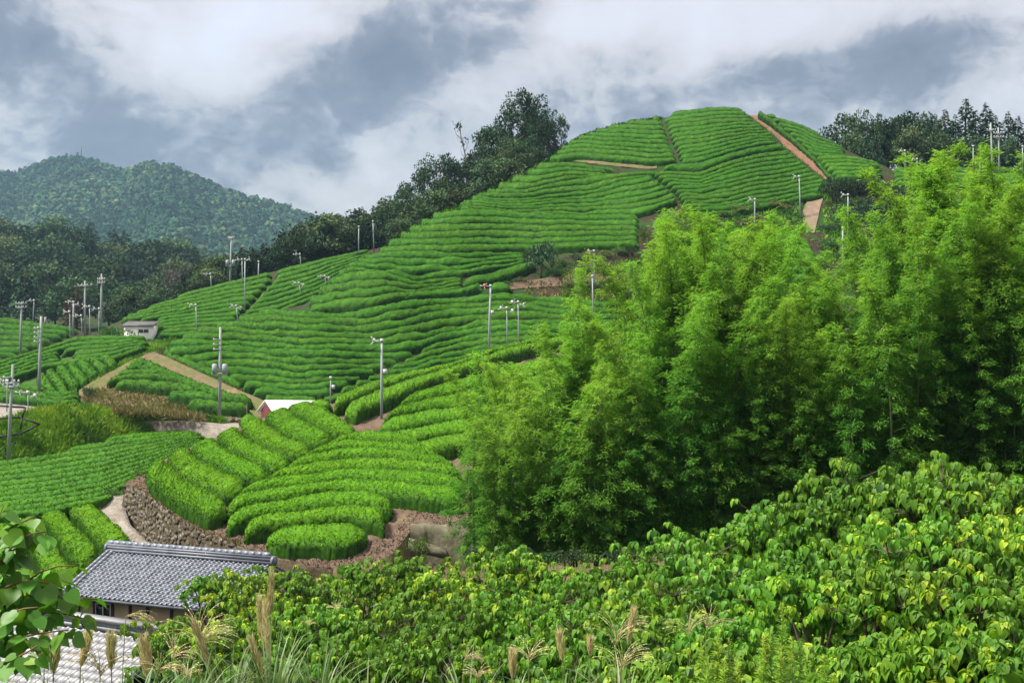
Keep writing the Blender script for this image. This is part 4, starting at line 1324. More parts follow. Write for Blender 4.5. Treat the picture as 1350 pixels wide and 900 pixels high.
# ------------------------------------------------------------------ posts and poles
FAN_ARM = MB().tube([(0, 0, 0), (-0.55, 0, 0.06)], 0.05, 6).mesh('arm', M['steel'])
motor = MB().tube([(0, 0.28, 0), (0, 0.2, 0), (0, -0.2, 0), (0, -0.3, 0)], [0.10, 0.17, 0.17, 0.08], 10)
FAN_MOTOR = motor.mesh('fan_motor', M['fanwhite'], smooth=False)
motor = MB().tube([(0, 0.30, 0), (0, 0.22, 0), (0, -0.24, 0), (0, -0.34, 0)], [0.14, 0.24, 0.24, 0.10], 10)
FAN_MOTOR_RED = motor.mesh('fan_motor', M['fanred'], smooth=False)
bl_ = MB()
for k in range(3):
    a = k * 2.094 + 0.5
    c_, s_ = math.cos(a), math.sin(a)
    w_ = np.array((-s_, 0, c_)) * 0.09
    tip = np.array((c_, 0, s_)) * 0.62
    root = np.array((c_, 0, s_)) * 0.10
    bl_.hexa([root - w_ * .5 + (0, -.02, 0), root + w_ * .5 + (0, -.02, 0), tip + w_ + (0, -.05, 0), tip - w_ + (0, 0.0, 0),
              root - w_ * .5 + (0, .02, 0), root + w_ * .5 + (0, .02, 0), tip + w_ + (0, -.02, 0), tip - w_ + (0, 0.03, 0)])
FAN_BLADE = bl_.mesh('fan_blade', M['fanwhite'])
FAN_BLADE_D = bl_.mesh('fan_blade', M['darkmetal'])
BOX_ME = MB().box((0, 0, 0), (.26, .18, .34)).mesh('control_box', M['fanwhite'])
FANG = 'frost fan posts over the tea fields'
POLEG = 'utility poles over the tea fields'


def fan_post(base, top, Dn, label, heads=1, rad=0.085, arm=-1, red=False, box=False, yaw=0.0):
    b = at(base[0], base[1], Dn)
    t = at(top[0], top[1], Dn)
    o = thing('frost_fan_post', label, 'fan post', tuple(b), group=FANG)
    tv_ = t - b
    rad = rad * .68
    m = MB().tube([(0, 0, -0.8), (tv_[0] * .5, 0, tv_[2] * .5), (tv_[0], 0, tv_[2])], [rad * 1.15, rad, rad * .85], 8)
    link('pole', m.mesh('pole', M['steel']), parent=o)
    for h in range(heads):
        sx = arm if h == 0 else -arm
        a = link('arm', FAN_ARM, parent=o, loc=(tv_[0], 0, tv_[2] - 0.05 - .25 * h))
        a.rotation_euler = (0, 0, 0 if sx < 0 else math.pi)
        hx = tv_[0] + sx * 0.55
        mo = link('fan_motor', FAN_MOTOR_RED if red else FAN_MOTOR, parent=o, loc=(hx, -0.02, tv_[2] + 0.04 - .25 * h))
        mo.scale = (.62, .62, .62)
        mo.rotation_euler = (0.35, 0, yaw + RNG.uniform(-.6, .6))
        fb = link('fan_blade', FAN_BLADE, parent=mo, loc=(0, -0.36 if not red else -.4, 0))
        fb.rotation_euler = (0, RNG.uniform(0, 2), 0)
    m2 = link('bracket', BOX_ME, parent=o, loc=(tv_[0], -0.02, tv_[2] + .02))
    m2.scale = (.8, .9, .7)
    if box:
        link('control_box', BOX_ME, parent=o, loc=(tv_[0] * .62 + .24, -0.05, tv_[2] * .62))
    return o


INS = MB().tube([(0, 0, 0), (0, 0, .08), (0, 0, .2)], [.05, .09, .04], 6).mesh('insulator', M['fanwhite'])
TRF = MB().tube([(0, 0, -.36), (0, 0, .34), (0, 0, .42)], [.23, .23, .1], 10).mesh('transformer', M['steel'])


def utility_pole(base, top, Dn, label, arms=(0.95,), trf=None, rad=0.13, armw=1.5, drops=0, twin=False):
    b = at(base[0], base[1], Dn)
    t = at(top[0], top[1], Dn)
    o = thing('utility_pole', label, 'utility pole', tuple(b), group=POLEG)
    x, z = (t - b)[0], (t - b)[2]
    m = MB().tube([(0, 0, -0.8), (x * .5, 0, z * .5), (x, 0, z)], [rad * 1.15, rad, rad * .75], 10)
    if twin:
        m.tube([(x + .35, 0, z * .9), (x + .36, 0, z - .05)], rad * .6, 8)
    link('pole', m.mesh('pole', M['polegrey']), parent=o)
    for f in arms:
        a = MB().box((0, 0, 0), (armw, .1, .1))
        link('crossarm', a.mesh('crossarm', M['steel']), parent=o, loc=(x * f, -.12, z * f))
        for s_ in (-.46, -.2, .2, .46):
            link('insulator', INS, parent=o, loc=(x * f + s_ * armw, -.12, z * f + .05))
    if trf:
        for s_ in (-.42, .42):
            link('transformer', TRF, parent=o, loc=(x * trf + s_, -.1, z * trf))
        link('transformer_arm', MB().box((0, 0, 0), (1.3, .14, .12)).mesh('transformer_arm', M['steel']), parent=o, loc=(x * trf, -.16, z * trf - .4))
    for k in range(drops):
        c = link('cable_bracket', MB().box((-.28, 0, 0), (.55, .06, .06)).mesh('cable_bracket', M['steel']), parent=o, loc=(x * .8, -.1, z * (.86 - .055 * k)))
        link('insulator', INS, parent=c, loc=(-.5, 0, -.08))
    return o


def Dm(x, y, d=0.0):
    return float(D_main(x, y)) + d


def Dl(x, y, d=0.0):
    return float(D_left(x, y)) + d


utility_pole((26.7, 472), (28.4, 398), 150, 'grey utility pole with crossarm standing in the far left tea slope', (0.90, .97), armw=1.3)
fan_post((43, 426), (45, 396), 168, 'short fan post on the far left field edge against the wood', rad=.09)
utility_pole((50.7, 526), (54.4, 417), 108, 'tall twin-topped utility pole at the farm road bend on the left', (), drops=4, twin=True, rad=.13)
fan_post((50, 462), (50.5, 432), 150, 'thin bare post half hidden by the tall twin-topped pole', 0, rad=.07)
utility_pole((10.4, 604), (17, 480), 84, 'leaning utility pole by the black pipe rail at the left edge', (0.80, .76), armw=1.1, drops=2, rad=.11)
fan_post((9, 537), (9.5, 502), 100, 'short double-headed fan post behind the leaning pole', 2, rad=.07)
fan_post((36.7, 551), (37, 517), 98, 'short double-headed fan post on the farm road by the grass bank', 2, rad=.065)
fan_post((93, 446), (91.5, 411), 141, 'fan post with bent arm at the top of the path left of the dead tree', 1, rad=.09)
fan_post((96.5, 435), (97, 398), 150, 'thick fan post in front of the withered brown tree', 2, rad=.16)
fan_post((108.5, 440), (107, 416), 146, 'short fan post below the crossarm pole near the hut', 1, rad=.08)
utility_pole((112, 436), (112, 370), 150, 'utility pole with wide crossarm right of the withered tree', (.90,), armw=1.7, rad=.13)
fan_post((118.7, 443), (118, 404), 144, 'white-headed fan post left of the bush by the hut', 2, rad=.09)
utility_pole((133, 436), (134, 361), 152, 'tallest utility pole behind the round bush by the hut', (.90, .84), armw=.9, rad=.13)
fan_post((130, 443), (130.7, 407), 141, 'thin post with meter box at the round bush by the hut', 0, rad=.07, box=False)
fan_post((260, 441), (258, 402), 146, 'fan post at the lower edge of the left hillside field', 1, rad=.10)
fan_post((279, 384), (277.5, 361), 172, 'little fan post on the left ridge in front of the conifers', 1, rad=.10)
utility_pole((303, 384), (305, 312), 172, 'tall utility pole with transformer on the left ridge', (.97,), trf=.52, rad=.14, armw=.9)
fan_post((320, 380), (319, 342), 170, 'left post of the close pair on the left hillside', 1, rad=.10)
fan_post((322.5, 414), (323, 342), 158, 'tall right post of the close pair on the left hillside', 1, rad=.11, arm=1)
fan_post((340.5, 375), (341, 345), 172, 'bare short post on the left ridge right of the close pair', 0, rad=.12)
fan_post((314, 425), (311.5, 403), 153, 'short double fan post at the crest below the dark gap', 2, rad=.11)
fan_post((397, 356), (395.5, 335), 178, 'dark small post at the ridge against the conifers', 1, rad=.09)
fan_post((397, 391), (394, 373), 163, 'double fan post low on the hillside crest', 2, rad=.08)
fan_post((431, 377), (428, 364), 166, 'double fan post peeping over the hill crest', 2, rad=.09)
fan_post((473, 336), (473, 299), 183, 'left of two plain posts in front of the ridge trees', 0, rad=.11)
fan_post((493, 330), (491.7, 292), 186, 'right of two plain posts in front of the ridge trees', 0, rad=.11)
utility_pole((289.5, 548), (290.5, 431), 103, 'big utility pole with twin transformers by the rubble edge', (), trf=.53, drops=3, rad=.125)
fan_post((435.5, 529), (436, 498), 104, 'small bare post behind the ridge hedge', 0, rad=.07, box=True)
fan_post((502.8, 556), (503.5, 449), 84.5, 'big fan post in the earth gap behind the terrace', 1, rad=.13, box=True)
fan_post((644, 468), (646.7, 377), 112, 'red-headed fan post in front of the big hill', 1, rad=.14, red=True, box=True)
fan_post((669, 456), (668, 406), 118, 'shorter middle fan post right of the red-headed one', 2, rad=.09)
fan_post((684, 456), (683, 398), 118, 'taller fan post right of the red-headed one', 2, rad=.10)
fan_post((784, 376), (783, 331), Dm(784, 376), 'fan post with dark head in front of the scrub bank', 1, rad=.09)
fan_post((782, 418), (781, 364), Dm(782, 418) - 3, 'pale bare post beside the single bamboo tip', 0, rad=.11)
fan_post((995, 300), (995, 263), Dm(995, 300) - 2, 'white-headed fan post behind the bamboo below the hill field', 1, rad=.11)
fan_post((1055.5, 287), (1053.5, 233), Dm(1055, 287), 'fan post with dark head left of the pale track', 1, rad=.11)
fan_post((1117, 332), (1118, 257), Dm(1117, 332) - 3, 'tall fan post against the dark shrubs right of the track', 1, rad=.12)
fan_post((1111, 356), (1111, 301), Dm(1111, 356) - 5, 'shorter white post just left of the tall one by the dark shrubs', 0, rad=.13)
fan_post((1193, 228), (1193, 199), 168, 'left fan post below the right hand cedars', 1, rad=.10)
fan_post((1209, 232), (1209, 210), 167, 'second fan post below the right hand cedars', 1, rad=.10)
fan_post((1283, 230), (1283, 193), 167, 'plain post between bamboo tops below the cedars', 0, rad=.10)
fan_post((1291, 250), (1292, 215), 163, 'white-headed fan post between the two rightmost bamboo tips', 1, rad=.10)
utility_pole((1309, 235), (1306, 162), 168, 'left of two utility poles before the right hand cedars', (.86,), armw=1.2, rad=.13)
utility_pole((1318, 235), (1316, 168), 169, 'right of two utility poles before the right hand cedars', (.88, .8), armw=1.4, rad=.12)
fan_post((1348, 230), (1348, 193), 170, 'post at the far right edge below the cedars', 0, rad=.10)

# black pipe rail at the left edge
rail = thing('pipe_rail', 'black pipe frame rail beside the grass bank at the left edge', 'pipe rail')
m = [((34, 537), (29, 551)), ((-30, 553), (27, 550)), ((27, 550), (52, 559)), ((-30, 579), (24, 572)), ((24, 573), (52, 559)), ((-30, 533), (33, 537)), ((-20, 596), (22, 583)), ((29, 551), (27, 566))]
for a, b in m:
    pa, pb = at(a[0], a[1], 86.5), at(b[0], b[1], 86.5)
    link('pipe', MB().tube([pa, pb], .07, 6).mesh('pipe', M['rubber']), parent=rail)

# ------------------------------------------------------------------ trees: unit height meshes, copied
def broadleaf(rng, mat, nclump=26, per=70, size=.040, rx=.36, rz=.36, cz=.60, clump=.13, trunk_mat='bark', gap=0.0, flat=1.0):
    C = rand_dirs(nclump, rng) * (rng.uniform(.35, 1.0, nclump) ** .5)[:, None] * np.array((rx, rx, rz))
    C[:, 2] += cz
    C = C[C[:, 2] > .16]
    tr = MB()
    tr.tube([(0, 0, -.06), (.01, .01, .2), (.0, .02, .45), (.01, 0, .7)], [.028, .022, .016, .006], 6)
    for c in C[rng.permutation(len(C))[:10]]:
        z0 = min(c[2] - .08, rng.uniform(.18, .5))
        s = np.array((0, 0.01, max(z0, .1)))
        tr.tube([s, s * .5 + c * .5 + (0, 0, .015), c], [.011, .007, .003], 5, cap=False)
    parts = []
    for c in C:
        r = clump * rng.uniform(.7, 1.3)
        d = rand_dirs(per, rng)
        d[:, 2] = d[:, 2] * .8 + .15
        p = c + d * r * (rng.uniform(.55, 1.08, per))[:, None] * np.array((1, 1, .75 * flat))
        dr = unit(d + rand_dirs(per, rng) * .9 + np.array((0, 0, -.15)))
        sz = size * rng.uniform(.6, 1.35, per)
        t = np.clip(.42 + rng.normal(0, .17) + rng.normal(0, .10, per), 0, 1)
        parts.append(leaves(p, dr, d + rand_dirs(per, rng) * .6, sz, sz * .8, CARD_V, CARD_F, t))
    V, Fc, T = merge(parts)
    return tr.mesh('trunk', M[trunk_mat], smooth=True), make_mesh('crown', V, Fc, T, mat=M[mat])


def conifer(rng, mat='conifer', R_=.17, nl=30, size=.05, power=.75, ragged=.3, base=.08):
    tr = MB().tube([(0, 0, -.06), (0, 0, .5), (0, 0, .98)], [.022, .013, .003], 6)
    P, D_, S = [], [], []
    for z in np.linspace(base, .985, nl):
        r0 = R_ * (1 - z) ** power + .008
        nb_ = int(6 + 9 * (1 - z))
        for k in range(nb_):
            a = rng.uniform(0, 2 * np.pi)
            r = r0 * (1 + rng.normal(0, ragged))
            for f in (.35, .6, .85, 1.0):
                P.append((math.cos(a) * r * f, math.sin(a) * r * f, z - .05 * f * f + rng.normal(0, .008)))
                D_.append((math.cos(a), math.sin(a), rng.uniform(-.55, .25)))
                S.append(size * rng.uniform(.6, 1.2) * (1 if z < .9 else .6))
    P, D_, S = np.array(P), np.array(D_) + rng.normal(0, .35, (len(P), 3)), np.array(S)
    t = np.clip(.45 + rng.normal(0, .2, len(P)), 0, 1)
    V, Fc, T = leaves(P, D_, np.array((0, 0, 1.0)) + rand_dirs(len(P), rng) * .6, S, S * .6, CARD_V, CARD_F, t)
    return tr.mesh('trunk', M['bark'], smooth=True), make_mesh('crown', V, Fc, T, mat=M[mat])


def bush(rng, mat, n=900, size=.10, flat=.7, lobes=7):
    """unit radius bush standing on the ground"""
    parts = []
    for k in range(lobes):
        c = np.append(rng.normal(0, .38, 2), rng.uniform(.25, .6) * flat)
        r = rng.uniform(.32, .55)
        m = n // lobes
        d = rand_dirs(m, rng)
        d[:, 2] = np.abs(d[:, 2]) * .9 - .2
        p = c + d * r * rng.uniform(.7, 1.05, (m, 1)) * np.array((1, 1, flat))
        p[:, 2] = np.maximum(p[:, 2], .02)
        sz = size * rng.uniform(.6, 1.3, m)
        parts.append(leaves(p, unit(d + rand_dirs(m, rng) * .8), d + rand_dirs(m, rng) * .6, sz, sz * .6, CARD_V, CARD_F, np.clip(.45 + rng.normal(0, .1) + rng.normal(0, .18, m), 0, 1)))
    V, Fc, T = merge(parts)
    st = MB()
    for k in range(6):
        a = rng.uniform(0, 6.28)
        st.tube([(0, 0, -.1), (math.cos(a) * .25, math.sin(a) * .25, .3), (math.cos(a) * .42, math.sin(a) * .42, .55 * flat)], [.03, .02, .008], 5, cap=False)
    return st.mesh('stem', M['bark']), make_mesh('foliage', V, Fc, T, mat=M[mat])


T_RNG = np.random.default_rng(5)
BROAD = [broadleaf(T_RNG, 'broad2' if k % 2 else 'broad', 24 + 4 * k, 95, .05, clump=.16) for k in range(4)]
BROADL = [broadleaf(T_RNG, 'broad', 40, 110, .028, rx=.42, rz=.40, cz=.56, clump=.11) for k in range(3)]
LOOSE = [broadleaf(T_RNG, 'broad', 22, 60, .034, rx=.30, rz=.42, cz=.55, clump=.085) for k in range(2)]
CONI = [conifer(T_RNG, R_=r) for r in (.15, .18, .21, .17)]
CONIF = [conifer(T_RNG, R_=.23, nl=26, size=.075, power=.6) for k in range(2)]
DEADT = conifer(T_RNG, 'dead', R_=.16, nl=22)
PURP = broadleaf(T_RNG, 'purple', 20, 70, .045, rx=.48, rz=.30, cz=.6)
BUSH = [bush(T_RNG, 'shrub') for _ in range(3)]
SCRUB = [bush(T_RNG, 'scrub', 700, .13, .6) for _ in range(3)]
DARKB = [bush(T_RNG, 'broad', 1000, .10, .85) for _ in range(2)]


def plant(name, meshes, loc, sc, label, cat, group=None, parts=('trunk', 'crown'), sx=None):
    o = thing(name, label, cat, tuple(loc), random.uniform(0, 6.28), group, (sc * (sx or 1), sc * (sx or 1), sc))
    for nm, me in zip(parts, meshes):
        link(nm, me, parent=o)
    return o


def tree_px(name, meshes, bx, by, ty, D, label, cat='tree', group=None, sx=None, sink=0.0):
    b = at(bx, by, D)
    h = (by - ty) / F * D
    b[2] -= sink
    return plant(name, meshes, b, h + sink, label, cat, group, sx=sx)


# far mountain
MTC = poly((-300, 250), (-120, 240), (-40, 226), (0, 224), (20, 228), (45, 217), (70, 208), (90, 205), (115, 208), (135, 215), (160, 224), (180, 219), (200, 214), (225, 218),
           (250, 228), (290, 247), (330, 258), (365, 268), (400, 279), (440, 292), (520, 318), (700, 380))


def D_mtn(px, py):
    v = np.clip((np.asarray(py) - MTC(px)) / (445 - MTC(px)), 0, 1)
    d = 1500 - 760 * v ** .8
    fold = 1 / (1 + np.exp(-(np.asarray(px) - 168) / 14.0))
    d = d + (1 - fold) * 160 * (1 - v)
    return d + (1 - v) * v * 90 * np.sin(np.asarray(px) / 26.0 + v * 5) + 40 * v * np.sin(np.asarray(px) / 13.0)


mxs = np.linspace(-300, 700, 120)
vv = np.linspace(0, 1, 40)
mpy = MTC(mxs)[None] * (1 - vv[:, None]) + 445 * vv[:, None]
mpx = np.broadcast_to(mxs[None], mpy.shape)
G = at(mpx, mpy, D_mtn(mpx, mpy))
G[:, :, 2] -= 6
back = G[0] + np.array((0, 500, -160.0))
structure('mountain', grid_mesh('mountain', np.concatenate([back[None], G], 0), M['mtfloor']))
n_cr = 7800
cxs = T_RNG.uniform(-60, 470, n_cr)
cv = T_RNG.uniform(0, 1, n_cr) ** .9
cv[:420] = T_RNG.uniform(0, .012, 420)
cpy = MTC(cxs) * (1 - cv) + 430 * cv
cD = D_mtn(cxs, cpy)
cp = at(cxs, cpy, cD)
cp[:, 2] -= 4.5
rad = T_RNG.uniform(3.0, 6.8, n_cr) * np.interp(cD, (700, 1500), (.75, 1.0))
tall = T_RNG.uniform(.8, 1.5, n_cr)
cone = T_RNG.uniform(size=n_cr) < (.35 + .3 * np.sin(cxs / 30 + cpy / 18))
tall = np.where(cone, tall * 1.7, tall)
rad = np.where(cone, rad * .68, rad)
ctint = np.clip(.40 + .17 * T_RNG.normal(size=n_cr) - .14 * cone + .17 * np.sin(cxs / 41 + cpy / 23) + (T_RNG.uniform(size=n_cr) < .03) * .5, 0, 1)
parts = []
m = 22
for s0 in range(0, n_cr, 1300):
    sl = slice(s0, min(n_cr, s0 + 1300))
    k = sl.stop - sl.start
    d = rand_dirs(k * m, T_RNG).reshape(k, m, 3)
    d[..., 2] = np.abs(d[..., 2]) * 1.1 - .15
    rr2 = np.where(cone[sl][:, None], np.clip(1.15 - d[..., 2], .15, 1), 1.0)
    p = cp[sl][:, None] + d * rad[sl][:, None, None] * np.stack([rr2, rr2, np.broadcast_to(tall[sl][:, None], rr2.shape)], -1)
    p = p.reshape(-1, 3)
    dd = d.reshape(-1, 3)
    sz = np.repeat(rad[sl], m) * T_RNG.uniform(.6, 1.05, k * m)
    tt = np.clip(np.repeat(ctint[sl], m) + T_RNG.normal(0, .05, k * m), 0, 1)
    tang = unit(np.cross(dd, rand_dirs(k * m, T_RNG)))
    parts.append(leaves(p - tang * sz[:, None] * .5, tang, dd + rand_dirs(k * m, T_RNG) * .35, sz, sz * .9, CARD_V, CARD_F, tt))
V, Fc, T = merge(parts)
link('mountain_forest', make_mesh('mountain_forest', V, Fc, T, mat=M['mountain']), kind='stuff')
mp = at(107, 207, 1640)
ant = thing('summit_mast', 'tiny thin mast on the summit of the blue mountain', 'mast', tuple(mp))
link('pole', MB().tube([(0, 0, -8), (0, 0, 14)], [.8, .6], 6).mesh('pole', M['darkmetal']), parent=ant)
link('crossarm', MB().box((0, 0, 9), (3.0, .5, .6)).mesh('crossarm', M['darkmetal']), parent=ant)

# the mixed wood in front of the mountain
WTOP = poly((-150, 345), (0, 352), (120, 352), (220, 372), (290, 395), (340, 420))


def D_wood(px, py):
    v = np.clip((np.asarray(py) - WTOP(px)) / (445 - WTOP(px)), 0, 1)
    return 430 - 190 * v


wx = np.linspace(-200, 420, 50)
vv = np.linspace(0, 1, 16)
wpy = WTOP(wx)[None] * (1 - vv[:, None]) + 446 * vv[:, None]
wpx = np.broadcast_to(wx[None], wpy.shape)
G = at(wpx, wpy, D_wood(wpx, wpy))
structure('wooded_slope', grid_mesh('wooded_slope', np.concatenate([(G[0] + np.array((0, 120, -30.0)))[None], G, (G[-1] + np.array((0, -20, -12.0)))[None]], 0), M['floor']))
WG = 'trees of the mixed wood below the mountain'
rowsW = [(.0, 24, 15.5, 'back'), (.2, 27, 14.5, 'second'), (.42, 31, 13.5, 'third'), (.64, 34, 12.5, 'fourth'), (.86, 36, 11, 'front')]
for v, step, hm, nm in rowsW:
    x = -24 + step * v * .7
    k = 0
    while x < 300 - 40 * (1 - v):
        px = x + T_RNG.uniform(-5, 5)
        py = WTOP(px) * (1 - v) + 445 * v
        D = float(D_wood(px, py)) + T_RNG.uniform(-8, 8)
        k += 1
        con = T_RNG.uniform() < (.08 if px < 110 else .25)
        hgt = hm * T_RNG.uniform(.85, 1.2) * (1.1 if con else 1)
        b = at(px, py, D)
        b[2] -= 1.0
        ms = CONIF[int(T_RNG.integers(2))] if con else BROAD[int(T_RNG.integers(4))]
        plant('wood_tree', ms, b, hgt, '%s %s tree from the left in the %s row of the wood' % (ordinal(k), 'pointed' if con else 'rounded', nm), 'tree', WG, sx=1.0 if con else T_RNG.uniform(.95, 1.3))
        x += step
tree_px('withered_tree', DEADT, 101, 446, 376, 205, 'withered brown conifer behind the posts near the hut', sx=1.25)
tree_px('withered_tree', DEADT, 89, 446, 392, 207, 'smaller withered brown conifer left of the bigger withered one', sx=1.3)
tree_px('purple_tree', PURP, 237, 402, 345, 245, 'purplish leaved tree at the edge of the dark conifers', sx=.95)
for k, (px, by, ty, D) in enumerate(((158, 440, 396, 205), (178, 434, 385, 207), (196, 428, 376, 208), (214, 421, 378, 209), (170, 438, 402, 200), (204, 424, 388, 203), (228, 414, 380, 210))):
    tree_px('dark_tree', BROAD[k % 4], px, by, ty, D, 'dark tree just behind the left hillside edge, %s from the hut' % ordinal(k + 1), group='dark trees behind the left hillside', sx=1.3)
# conifers along the left ridge
CTOP = poly((240, 372), (255, 356), (270, 345), (290, 342), (310, 326), (335, 318), (355, 316), (380, 305), (400, 290), (420, 284), (440, 275), (465, 279), (490, 272), (515, 266), (545, 262))
lst = []
for row, (x0, dd) in enumerate(((246, 0), (252, 9), (249, 18))):
    x = x0
    while x < 540:
        lst.append((x + T_RNG.uniform(-3, 3), row, dd))
        x += 14
lst.sort()
cnts = [0, 0, 0]
for px, row, dd in lst:
    cnts[row] += 1
    D = float(D_left(px, HS(px))) + 9 + dd
    by = HS(px) + 12
    ty = CTOP(px) + T_RNG.uniform(-5, 12) + (2 - row) * 6
    con = T_RNG.uniform() < .75
    ms = CONIF[int(T_RNG.integers(2))] if con else BROAD[int(T_RNG.integers(4))]
    tree_px('ridge_tree', ms, px, by, ty, D, 'dark ridge tree above the left hillside, %s from the left in the %s row' % (ordinal(cnts[row]), ('front', 'middle', 'back')[row]), group='dark trees along the left ridge',
            sx=T_RNG.uniform(1.0, 1.35))
# the tall grove on the shoulder of the big hill
grove = [(522, 326, 264, 12, 1.0, 0), (540, 318, 246, 14, .95, 0), (560, 306, 212, 16, .75, 0), (578, 300, 202, 18, .75, 0), (600, 290, 208, 18, .8, 0), (574, 308, 252, 9, 1.05, 1),
         (596, 296, 246, 8, 1.1, 1), (618, 285, 206, 14, .85, 0), (640, 270, 190, 16, .85, 0), (622, 286, 236, 8, 1.05, 1), (648, 268, 212, 8, 1.1, 1), (655, 258, 160, 18, .75, 0), (672, 246, 136, 16, .75, 0),
         (692, 238, 119, 18, .72, 0), (712, 230, 140, 14, .68, 0), (680, 246, 176, 8, .9, 0), (700, 236, 178, 8, .85, 0), (668, 256, 206, 6, 1.0, 1), (724, 222, 160, 10, .6, 2), (732, 216, 146, 10, .55, 2),
         (741, 210, 150, 9, .5, 2), (640, 274, 172, 22, .65, 2), (702, 233, 124, 20, .7, 2), (553, 316, 264, 7, 1.1, 1), (530, 326, 290, 6, 1.2, 1)]
grove.sort()
for k, (px, by, ty, dd, sx, kind) in enumerate(grove):
    D = float(D_main(px, MS(px))) + dd
    ms = (BROADL[k % 3], BROAD[k % 4], LOOSE[k % 2])[kind]
    tree_px('grove_tree', ms, px, by + 4, ty, D, '%s in the grove on the hill shoulder, %s from the left' % (('broad dark tree', 'lower rounded tree', 'loose thin-crowned tree')[kind], ordinal(k + 1)),
            group='trees of the grove on the hill shoulder', sx=sx, sink=.4)
# bare snag rising from the grove
sn = thing('bare_tree', 'bare snag with a few branches sticking out left of the grove top', 'tree', tuple(at(622, 262, float(D_main(622, 262)) + 16)))
sm = MB().tube([(0, 0, -1), (-.5, 0, 4), (-1.2, 0, 7.5), (-1.9, 0, 10.6)], [.16, .13, .09, .03], 6)
link('trunk', sm.mesh('trunk', M['palebark'], smooth=True), parent=sn)
for k in range(7):
    z = 4 + k * .9
    x = np.interp(z, (4, 7.5, 10.6), (-.5, -1.2, -1.9))
    a = T_RNG.uniform(0, 6.28)
    link('limb', MB().tube([(x, 0, z), (x + math.cos(a) * .8, math.sin(a) * .8, z + .7), (x + math.cos(a) * 1.1, math.sin(a) * 1.1, z + 1.7)], [.06, .04, .015], 5).mesh('limb', M['palebark']), parent=sn)
pp = np.array([(-1.9, 0, 10.4)] * 40 + [(-1.3, 0, 8.2)] * 25) + T_RNG.normal(0, .35, (65, 3))
V, Fc, T = leaves(pp, rand_dirs(65, T_RNG), rand_dirs(65, T_RNG), .4, .25, CARD_V, CARD_F, T_RNG.uniform(.2, .6, 65))
link('crown', make_mesh('crown', V, Fc, T, mat=M['broad']), parent=sn)
# right hand cedars
ced = [(1112, 152, 1, 8), (1130, 144, 2, 10), (1143, 146, 2, 12), (1158, 150, 2, 9), (1122, 178, 1, 4), (1150, 180, 1, 3), (1172, 152, 1, 12), (1185, 160, 0, 6), (1190, 151, 1, 14), (1206, 147, 1, 14), (1222, 152, 1, 12), (1200, 172, 1, 4),
       (1232, 150, 0, 12), (1246, 143, 0, 14), (1260, 150, 0, 10), (1273, 128, 0, 16), (1286, 144, 0, 10), (1300, 135, 0, 16), (1312, 150, 0, 10), (1329, 146, 0, 14), (1342, 152, 0, 12), (1356, 158, 0, 12), (1240, 178, 1, 4),
       (1288, 176, 1, 3), (1325, 178, 1, 4), (1368, 150, 0, 12), (1265, 180, 0, 2)]
ced.sort()
for k, (px, ty, kind, dd) in enumerate(ced):
    ms = (CONI[k % 4], BROAD[k % 4], LOOSE[k % 2])[kind]
    D = 178 + dd
    tree_px('skyline_tree', ms, px, 242, ty, D, '%s on the right skyline, %s from the left' % (('pointed dark cedar', 'rounded dark tree', 'thin loose-leaved tree')[kind], ordinal(k + 1)),
            group='trees on the right skyline', sx=(1.15, .75, .55)[kind])
# single trees and bushes on the hill
lt = thing('lone_tree', 'lone round dark tree standing among the tea rows', 'tree', tuple(at(713, 367, Dm(713, 367))))
link('trunk', MB().tube([(0, 0, -.3), (.03, 0, 1.0), (-.05, 0, 2.6), (.1, 0, 4.2)], [.14, .11, .08, .03], 7).mesh('trunk', M['bark'], smooth=True), parent=lt)
lc_ = link('crown', DARKB[1][1], parent=lt, loc=(0, 0, .55))
lc_.scale = (2.5, 2.5, 4.9)
lb = ('stem', 'foliage')


def bush_px(ms, px, by, rpx, D, label, hs=1.0, group=None, cat='bush', name='bush'):
    b = at(px, by, D)
    r = rpx / F * D
    o = thing(name, label, cat, tuple(b), random.uniform(0, 6.28), group, (r, r, r * hs))
    for nm, me in zip(lb, ms):
        link(nm, me, parent=o)
    return o


bush_px(BUSH[0], 848, 327, 10, Dm(848, 327), 'narrow upright yellow-green cypress bush right of the long rows', 4.2)
bush_px(DARKB[0], 822, 398, 13, Dm(822, 398), 'small dark rounded bush in the scrub above the bamboo', 1.9)
SG = 'scrub bushes on the bank below the tea rows'
sl_ = [(745, 352, 16), (762, 344, 14), (780, 340, 15), (797, 338, 14), (815, 336, 15), (830, 338, 14), (770, 362, 18), (795, 358, 20), (818, 356, 18), (838, 352, 16), (750, 378, 14), (780, 384, 18),
       (805, 380, 18), (840, 380, 18), (862, 350, 16), (685, 372, 12), (668, 376, 9), (735, 366, 12), (852, 372, 16), (872, 335, 14), (865, 312, 12), (880, 300, 12), (895, 305, 12), (885, 322, 14), (902, 325, 14), (900, 345, 16), (885, 360, 16)]
for k, (px, py, r) in enumerate(sorted(sl_)):
    bush_px((BUSH, SCRUB, DARKB)[k % 3][k % 2], px, py, r * 1.05, Dm(px, py), 'rough scrub bush on the bank below the tea rows, %s from the left' % ordinal(k + 1), .95, SG, name='scrub_bush')
sl_ = [(955, 288, 16), (972, 280, 16), (990, 276, 14), (1010, 272, 15), (1028, 276, 16), (1042, 272, 12), (1000, 292, 16), (1020, 296, 15), (940, 300, 16), (1040, 300, 12), (975, 300, 18)]
for k, (px, py, r) in enumerate(sorted(sl_)):
    bush_px((SCRUB, BUSH, SCRUB)[k % 3][k % 3], px, py, r, Dm(px, py), 'yellowish scrub bush at the lower hill edge behind bamboo, %s from the left' % ordinal(k + 1), 1.0, 'scrub at the lower hill edge', name='scrub_bush')
